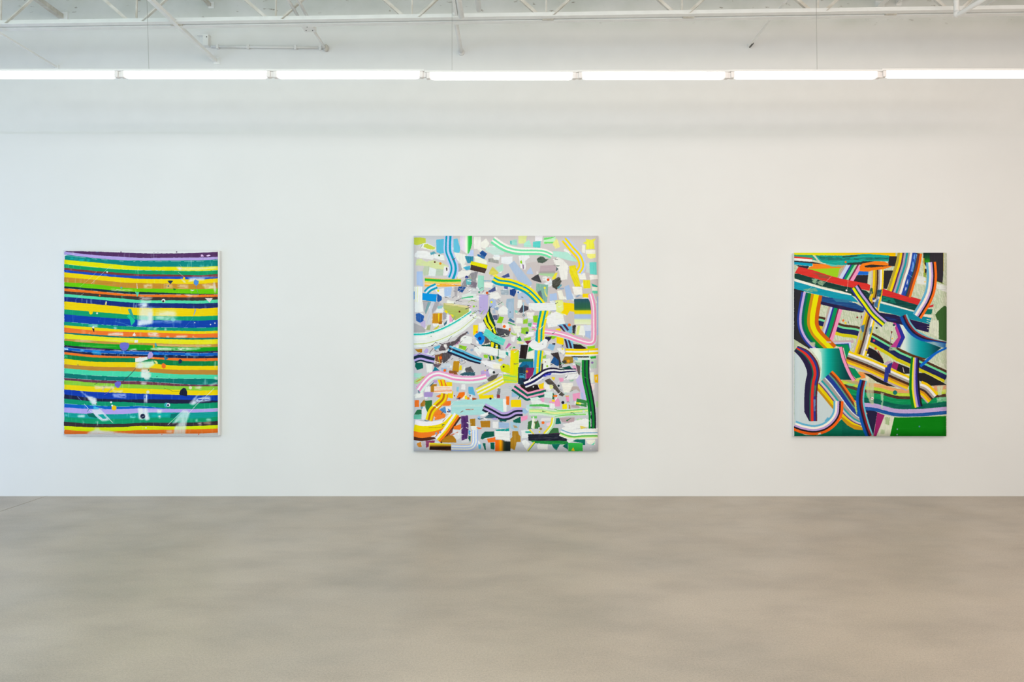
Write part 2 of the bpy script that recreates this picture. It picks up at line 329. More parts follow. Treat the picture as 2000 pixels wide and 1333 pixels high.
# ---------------------------------------------------------------- the three paintings
m_canvas = mat('white_canvas_edge', (.84, .84, .83), .8)
GAIN = 1.06
def painted_mat(name, img):
    m = mat(name, (.8, .8, .8), .6, spec=.08); N, L, b = nodes(m)
    t = N.new('ShaderNodeTexImage'); t.image = img; t.extension = 'EXTEND'; t.interpolation = 'Cubic'
    L.new(t.outputs[0], b.inputs['Base Color'])
    bw = N.new('ShaderNodeRGBToBW'); L.new(t.outputs[0], bw.inputs[0])
    bp = N.new('ShaderNodeBump'); bp.inputs['Strength'].default_value = .05; bp.inputs['Distance'].default_value = .002
    L.new(bw.outputs[0], bp.inputs['Height']); L.new(bp.outputs[0], b.inputs['Normal'])
    return m
def painting(name, label, rect, img, thick, front, edge=None, bulge=0):
    """rect: painted face in photo pixels; front: optional larger rect for the board behind it"""
    d = D-thick; x0, y0, x1, y1 = front
    A, B = P(x0, y1, d), P(x1, y0, d)
    r = thing(name, ((A.x+B.x)/2, 0, A.z), label, 'painting')
    bm = bmesh.new(); box(bm, (A.x, -thick, A.z), (B.x, -.004, B.z), .004); child('canvas', bm, edge or m_canvas, r)
    x0, y0, x1, y1 = rect; d -= .003; A, B = P(x0, y1, d), P(x1, y0, d); y = -thick-.003
    bm = bmesh.new(); uv = bm.loops.layers.uv.new('UVMap'); n = 24
    rows = []
    for j in range(n+1):
        row = []
        for i in range(n+1):
            u, w = i/n, j/n; row.append((bm.verts.new((A.x+(B.x-A.x)*u, y-bulge*(math.sin(u*9)*math.sin(w*5+1))**2, A.z+(B.z-A.z)*w)), (u, w)))
        rows.append(row)
    for j in range(n):
        for i in range(n):
            q = [rows[j][i], rows[j][i+1], rows[j+1][i+1], rows[j+1][i]]
            f = bm.faces.new([k[0] for k in q])
            for lp, k in zip(f.loops, q): lp[uv].uv = k[1]
    ring = [rows[0][i][0] for i in range(n+1)]+[rows[j][n][0] for j in range(1, n+1)]+[rows[n][i][0] for i in range(n-1, -1, -1)]+[rows[j][0][0] for j in range(n-1, 0, -1)]
    bk = [bm.verts.new((v.co.x, -thick+.002, v.co.z)) for v in ring]; k = len(ring)
    for i in range(k):
        f = bm.faces.new((ring[i], bk[i], bk[(i+1) % k], ring[(i+1) % k]))
        for lp in f.loops: lp[uv].uv = ((lp.vert.co.x-A.x)/(B.x-A.x), (lp.vert.co.z-A.z)/(B.z-A.z))
    bmesh.ops.recalc_face_normals(bm, faces=bm.faces)
    child('painted_face', bm, painted_mat(name+'_paint', img), r, True)
    return r
# ---------------------------------------------------------------- paint: strokes laid down in order on a pixel canvas
K = 3.4
rng = np.random.default_rng(7)
def _noise(n=256):
    g = rng.random((n, n)); return g
NZ = _noise()
def vn(x, y):                            # bilinear value noise
    xi = np.floor(x).astype(int); yi = np.floor(y).astype(int); fx = x-xi; fy = y-yi
    fx = fx*fx*(3-2*fx); fy = fy*fy*(3-2*fy); a = xi & 255; b = yi & 255; a1 = (a+1) & 255; b1 = (b+1) & 255
    return (NZ[b, a]*(1-fx)+NZ[b, a1]*fx)*(1-fy)+(NZ[b1, a]*(1-fx)+NZ[b1, a1]*fx)*fy
def hexc(s):
    if len(s) == 3: s = ''.join(c*2 for c in s)
    return np.array([int(s[i:i+2], 16) for i in (0, 2, 4)], float)
TILES = {}
class Canvas:
    def __init__(s, x0, y0, x1, y1, base, soft=0, rough=1):
        s.soft, s.rough = soft, rough
        s.x0, s.y0 = x0, y0; s.W = int((x1-x0)*K); s.H = int((y1-y0)*K)
        s.a = np.empty((s.H, s.W, 3)); s.a[:] = hexc(base); s.t = (0, 0, 1); s.n = 0
    def region(s, bx0, by0, bx1, by1):
        i0 = max(0, int((bx0-s.x0)*K)-2); i1 = min(s.W, int((bx1-s.x0)*K)+3)
        j0 = max(0, int((by0-s.y0)*K)-2); j1 = min(s.H, int((by1-s.y0)*K)+3)
        if i1 <= i0 or j1 <= j0: return None
        x = s.x0+(np.arange(i0, i1)+.5)/K; y = s.y0+(np.arange(j0, j1)+.5)/K
        X_, Y_ = np.meshgrid(x, y); return i0, i1, j0, j1, X_, Y_
    def put(s, reg, mask, col, al, across, o, fa=None):
        """al / across: coordinates along and across the brush; o: options"""
        i0, i1, j0, j1, X_, Y_ = reg; s.n += 1; sd = s.n*13.7
        if not mask.any(): return
        al, across, X_, Y_ = al[mask], across[mask], X_[mask], Y_[mask]
        st = o.get('t', .35)*.55
        n1 = vn(al*.07+sd, across*1.9+sd); n2 = vn(al*.35+sd, across*.5+sd*2)
        c = np.array(col, float)
        c = np.broadcast_to(c, al.shape+(3,)) if c.ndim == 1 else c[mask]
        w = np.clip((n1-.6)*2.4, 0, 1)*st*.55
        c = c+(238-c)*w[..., None]
        c = c*(1-st*.28*np.clip(.45-n1, 0, 1)*2-st*.12*(n2-.5))[..., None]
        a = np.full(al.shape, o.get('o', 1.0))*(1 if fa is None else fa[mask])
        k = o.get('k', 0)
        if k: a = a*(vn(al*.12+sd*3, across*1.3+sd) > k*.75+.25*vn(X_*.2, Y_*.2)*k)
        v = s.a[j0:j1, i0:i1]; u = v[mask]; v[mask] = u+(c-u)*a[..., None]
    def warp(s, reg, w):                 # ragged edges: two noise fields, read at a different offset for every stroke
        if not hasattr(s, 'wf'):
            x = np.arange(s.W+400)/K; y = np.arange(s.H+400)/K; X_, Y_ = np.meshgrid(x, y)
            s.wf = [((vn(X_*.9+q, Y_*.9+q*2)-.5)*2+.6*(vn(X_*2.3+q*3, Y_*2.3)-.5)).astype(np.float32) for q in (3, 71)]
        i0, i1, j0, j1, X_, Y_ = reg; w = w*.5*s.rough; a = (s.n*37) % 400; b = (s.n*53) % 400
        return X_+w*s.wf[0][j0+a:j1+a, i0+b:i1+b], Y_+w*s.wf[1][j0+b:j1+b, i0+a:i1+a]
    def poly(s, pts, stops, o):
        p = np.array(pts).reshape(-1, 2); lo = p.min(0); hi = p.max(0)
        reg = s.region(lo[0]-2, lo[1]-2, hi[0]+2, hi[1]+2)
        if reg is None: return
        X_, Y_ = reg[4], reg[5]; s.n += 1; wx, wy = s.warp(reg, o.get('w', .55)); m = np.zeros(X_.shape, bool)
        for (ax, ay), (bx, by) in zip(p, np.roll(p, -1, 0)):
            if ay == by: continue
            m ^= ((ay > wy) != (by > wy)) & (wx < (bx-ax)*(wy-ay)/(by-ay)+ax)
        e = hi-lo; ang = o['a'] if 'a' in o else (0 if e[0] > e[1] else 90); ca, sa = math.cos(math.radians(ang)), math.sin(math.radians(ang))
        al = X_*ca+Y_*sa; ac = -X_*sa+Y_*ca
        if len(stops) > 1:
            if o.get('v'): g = (Y_-lo[1])/max(e[1], 1e-6)
            else: g = (X_-lo[0])/max(e[0], 1e-6)
            ps = [q for q, _ in stops]; col = np.stack([np.interp(g, ps, [c[i] for _, c in stops]) for i in range(3)], -1)
        else: col = stops[0][1]
        f = o.get('f', s.soft if ('k' in o or o.get('w', 0) >= .9) else 0); fa = None
        if f:                            # soft smear: fade the edge, let the streaks break it up
            n = max(1, int(f*K)); q = m.astype(float)
            for ax in (0, 1, 0, 1):
                c = np.cumsum(np.pad(q, [(n+1, n) if a == ax else (0, 0) for a in (0, 1)], mode='edge'), ax); d = 2*n+1
                q = (c[d:]-c[:-d])/d if ax == 0 else (c[:, d:]-c[:, :-d])/d
            fa = np.clip(q*1.15-.25*vn(al*.15+s.n, ac*1.1)-.1*vn(X_*.5, Y_*.5), 0, 1); m = fa > .01
        s.put(reg, m, col, al, ac, o, fa)
    def ribbon(s, pts, W, stripes, o):
        p = np.array(pts).reshape(-1, 2); n = len(p); W = list(W)
        W = np.array([W[0]]*n if len(W) == 1 else np.interp(np.linspace(0, 1, n), np.linspace(0, 1, len(W)), W))
        if o.get('l') or n < 3: q, w = p, W
        else:
            e = np.vstack([2*p[0]-p[1], p, 2*p[-1]-p[-2]]); q, w = [], []
            for i in range(n-1):
                a, b, c, d = e[i:i+4]
                for t in np.arange(0, 1, .125):
                    q.append(.5*((2*b)+(-a+c)*t+(2*a-5*b+4*c-d)*t*t+(-a+3*b-3*c+d)*t**3)); w.append(W[i]*(1-t)+W[i+1]*t)
            q.append(p[-1]); w.append(W[-1]); q = np.array(q); w = np.array(w)
        wm = w.max()/2+1; reg = s.region(q[:, 0].min()-wm, q[:, 1].min()-wm, q[:, 0].max()+wm, q[:, 1].max()+wm)
        if reg is None: return
        X_, Y_ = reg[4], reg[5]; s.n += 1; X2, Y2 = s.warp(reg, o.get('w', .22))
        best = np.full(X_.shape, 1e9); V = np.zeros(X_.shape); U = np.zeros(X_.shape); ok = np.zeros(X_.shape, bool); L = 0
        x00, y00 = X_[0, 0], Y_[0, 0]; m = len(q)-1
        for i in range(m):
            a, b = q[i], q[i+1]; d = b-a; ln = math.hypot(*d)
            if ln < 1e-9: continue
            d = d/ln
            k0 = max(0, int((min(a[0], b[0])-wm-x00)*K)); k1 = int((max(a[0], b[0])+wm-x00)*K)+2
            l0 = max(0, int((min(a[1], b[1])-wm-y00)*K)); l1 = int((max(a[1], b[1])+wm-y00)*K)+2
            sl = (slice(l0, max(l1, 0)), slice(k0, max(k1, 0)))
            rx = X2[sl]-a[0]; ry = Y2[sl]-a[1]
            if rx.size == 0: L += ln; continue
            t = rx*d[0]+ry*d[1]; v = -rx*d[1]+ry*d[0]; tc = np.clip(t, 0, ln)
            ds = np.hypot(t-tc, v); inside = np.ones(t.shape, bool)
            if i == 0: inside &= t >= 0
            if i == m-1: inside &= t <= ln
            ww = w[i]+(w[i+1]-w[i])*tc/ln
            up = ds < best[sl]
            for A, val in ((best, ds), (V, np.sign(v)*ds/ww), (U, L+tc), (ok, inside)):
                A[sl] = np.where(up, val, A[sl])
            L += ln
        mask = ok & (np.abs(V) <= .5) & (best < 1e8)
        tot = sum(k for k, _ in stripes); f = V+.5; col = np.zeros(X_.shape+(3,)); acc = 0
        for k, c in stripes:
            sel = f >= acc/tot-1e-6; col[sel] = c; acc += k
        s.put(reg, mask, col, U, V*w.mean(), o)
    def dot(s, x, y, r, c):
        reg = s.region(x-r-1, y-r-1, x+r+1, y+r+1)
        if reg is None: return
        X_, Y_ = reg[4], reg[5]; s.n += 1; wx, wy = s.warp(reg, .15)
        s.put(reg, np.hypot(wx-x, wy-y) < r, c, X_, Y_, {'t': .1})
    def draw(s, text):
        for ln in text.strip().splitlines():
            ln = ln.strip()
            if not ln or ln[0] == '#': continue
            hd, _, tl = ln.partition(';'); h = hd.split()
            if h[0] == '@': s.t = TILES[h[1]]; continue
            tx, ty, ts = s.t; v = [float(q) for q in tl.split()]
            pts = [(tx+v[i]/ts, ty+v[i+1]/ts) for i in range(0, len(v)-1, 2)]
            o = {q[0]: (float(q[1:]) if q[1:] else 1) for q in h[(3 if h[0] in 'rs' else 2):] if q[0] in 'watkovlf'}
            if h[0] == 'p':
                cs = h[1].split(','); st = []
                for i, c in enumerate(cs):
                    c, _, q = c.partition('@'); st.append((float(q) if q else i/max(1, len(cs)-1), hexc(c)))
                s.poly(pts, st, o)
            elif h[0] == 'r':
                s.ribbon(pts, [float(q)/ts for q in h[1].split('/')], [(float(c.split(':')[1]), hexc(c.split(':')[0])) for c in h[2].split(',')], o)
            elif h[0] == 's': s.ribbon(pts, [float(q)/ts for q in h[1].split('/')], [(1, hexc(h[2]))], o)
            elif h[0] == 'd':
                for x, y in pts: s.dot(x, y, float(h[2])/ts, hexc(h[1]))
    def image(s, name):
        im = bpy.data.images.new(name, s.W, s.H); px = np.ones((s.H, s.W, 4), np.float32)
        px[..., :3] = np.clip(s.a[::-1]*GAIN/255, 0, 1); im.pixels.foreach_set(px.ravel()); im.update(); im.pack(); return im
z1, z2 = 9.523, 8.077
TILES.update(A=(800,455,z1), B=(920,455,z1), C=(1045,455,z1), D=(800,590,z1), E=(920,590,z1), F=(1045,590,z1), G=(800,725,z2), H=(920,725,z2), I=(1045,725,z2), W=(800,455,3.063))
z3, z4 = 10.66, 10.255
TILES.update(J=(1540,485,z3), K=(1645,485,z3), L=(1745,485,z3), M=(1540,605,z3), N=(1645,605,z3), O=(1745,605,z3), Q=(1540,730,z4), R=(1645,730,z4), S=(1745,730,z4), V=(1540,485,3.509))
TILES.update(a=(115,480,11.106), b=(275,480,11.106), c=(115,600,11.106), d=(275,600,11.106), e=(115,720,9.52), f=(275,720,9.52))
# ---- striped painting: band edges (y in the photo) at seven x positions
XS = [124.5, 180, 240, 275, 340, 390, 425.5]
def zz(y0, s, *v): return [y0+q/s for q in v]
u_ = lambda *v: zz(480, 11.106, *v)
w_ = lambda *v: zz(600, 11.106, *v)
t_ = lambda *v: zz(720, 9.52, *v)
BANDS = [(u_(118,130,150,168,170,155,135), '54305f'), (u_(128,200,245,265,262,258,245), 'b5a0df'), (u_(190,265,320,325,325,320,300), '04857d'),
 (u_(305,360,425,455,460,465,445), 'e6e002'), (u_(400,465,520,535,545,550,535), '08995f'), (u_(480,545,595,620,628,640,615), '7b3a38'),
 (u_(525,590,645,665,672,680,680), '1446b8'), (u_(580,640,695,720,725,735,710), 'f3d100'), (u_(685,735,800,815,825,830,800), 'c6892a'),
 (u_(795,835,910,930,940,945,930), '66c600'), (u_(880,930,990,1005,1030,1046,1045), '10303c'), (u_(925,980,1040,1062,1062,1066,1060), 'fd731c'),
 (u_(985,1035,1090,1110,1120,1120,1110), '40332e'), (u_(1045,1100,1150,1185,1190,1195,1170), '50d6a4'), (u_(1110,1160,1225,1245,1250,1260,1240), '152a78'),
 ([589,594,599.5,601.6,602,603,601.2], 'f1ce00'), (w_(50,100,155,185,200,200,185), '069a6a'), (w_(155,210,255,275,290,295,275), '0a3ea6'),
 (w_(315,370,410,430,445,450,435), '079670'), (w_(395,440,490,500,515,525,515), 'f6cf04'), (w_(445,505,540,550,570,585,570), 'fa7428'),
 (w_(550,595,640,642,665,670,662), '06706c'), (w_(580,630,670,680,700,710,695), 'eae11a'), (w_(685,725,772,778,800,810,800), 'c6903c'),
 (w_(730,785,815,820,865,875,868), '109c1c'), (w_(825,880,925,935,950,965,950), '2a2044'), (w_(870,930,955,965,985,1000,990), '0a5abc'),
 (w_(935,990,1020,1035,1045,1065,1055), '122246'), (w_(975,1040,1070,1075,1105,1115,1105), 'ff7425'), (w_(1025,1090,1105,1110,1160,1175,1165), '067c3e'),
 (w_(1120,1185,1200,1205,1270,1280,1275), 'f2cf00'), ([711.6,716,717.5,718,722.6,723,723], 'be8434'), ([719.5,724,725.5,726.5,731,732,732.5], '46d4a5'),
 (t_(90,130,155,165,190,192,205), '04746c'), (t_(175,212,235,240,280,305,295), '703848'), (t_(215,262,290,300,325,335,330), '8aca38'),
 (t_(300,335,365,375,395,412,400), 'f9d300'), (t_(390,435,455,470,490,500,495), '0a3aaa'), (t_(480,550,578,575,580,590,600), '1c1f3e'),
 (t_(560,610,625,640,655,650,630), '06946a'), (t_(655,690,710,700,755,755,740), '0660c2'), (t_(725,755,758,742,755,755,740), 'b5a2e6'),
 (t_(820,850,850,825,820,820,800), '0a9b92'), (t_(905,935,935,920,915,915,900), '069668'), (t_(990,1030,1030,1010,1010,1000,975), '382c30'),
 (t_(1070,1095,1090,1070,1080,1070,1050), 'd6e406'), (t_(1140,1175,1165,1145,1140,1130,1115), 'fd7426'), (t_(1220,1216,1212,1215,1210,1210,1192), 'e9e9ea')]
c1 = Canvas(124, 489, 426, 850, 'e6e6e8', soft=1.8)
def bands():
    X_, Y_ = c1.region(124, 489, 426, 850)[4:]
    xs = X_[0]; up = None; rx = (xs-XS[0])
    def edge(v):                         # smooth curve through the seven heights
        n = len(XS); m = [(v[min(i+1, n-1)]-v[max(i-1, 0)])/(XS[min(i+1, n-1)]-XS[max(i-1, 0)]) for i in range(n)]
        k = np.clip(np.searchsorted(XS, xs)-1, 0, n-2); X0 = np.array(XS)[k]; h = np.array(XS)[k+1]-X0; t = (xs-X0)/h
        v = np.array(v); m = np.array(m); a, b, c, d = v[k], v[k+1], m[k]*h, m[k+1]*h
        return (2*t**3-3*t*t+1)*a+(t**3-2*t*t+t)*c+(-2*t**3+3*t*t)*b+(t**3-t*t)*d
    reg = c1.region(124, 489, 426, 850)
    for i, (top, c) in enumerate(BANDS[:-1]):
        e0 = edge(top)+(vn(xs*.2+i*9, xs*0+i)-.5)*.45; e1 = edge(BANDS[i+1][0])+.3
        j0 = max(0, int((e0.min()-489)*K)-1); j1 = min(c1.H, int((e1.max()-489)*K)+2)
        x_, y_ = X_[j0:j1], Y_[j0:j1]; rg = (reg[0], reg[1], j0, j1, x_, y_)
        m = (y_ >= e0[None, :]) & (y_ < e1[None, :]) & (x_ > 125+.8*vn(y_*.7, y_*0)) & (x_ < 425.2)
        if i == 0: m &= x_ > 128
        if i == 2: m &= x_ > 126.5
        thin = vn(x_*.23+i*31, y_*.04+i)*.6+vn(x_*.9+i*7, y_*.1+3)*.4      # the squeegee skips: paler upright marks
        thin = np.clip((thin-.62)*5, 0, 1)*np.clip(vn(x_*.03+i*5, y_*0+i)*1.6-.3, 0, 1)
        col = hexc(c)[None, None, :]*np.ones(x_.shape+(1,)); soft = hexc(c)*.62+np.array([215, 240, 240])*.38
        col = col+(soft-col)*(thin*(1.0 if i in (0, 2, 8, 12, 14, 26, 27, 33, 42) else .5))[..., None]
        c1.put(rg, m, col, x_, y_, {'t': .28})
    for i in (2, 4, 18, 27, 33, 34, 40, 26, 11):                    # bare hairlines between bands
        e = edge(BANDS[i][0])+(1.6 if i == 2 else 0); m = (np.abs(Y_-e[None, :]) < .28) & (vn(xs*.16+i*3, xs*0+i) > .38)[None, :] & (X_ > 126)
        c1.put(reg, m, np.array([215., 235, 232]), X_, Y_, {'t': .1, 'o': .75})
bands()
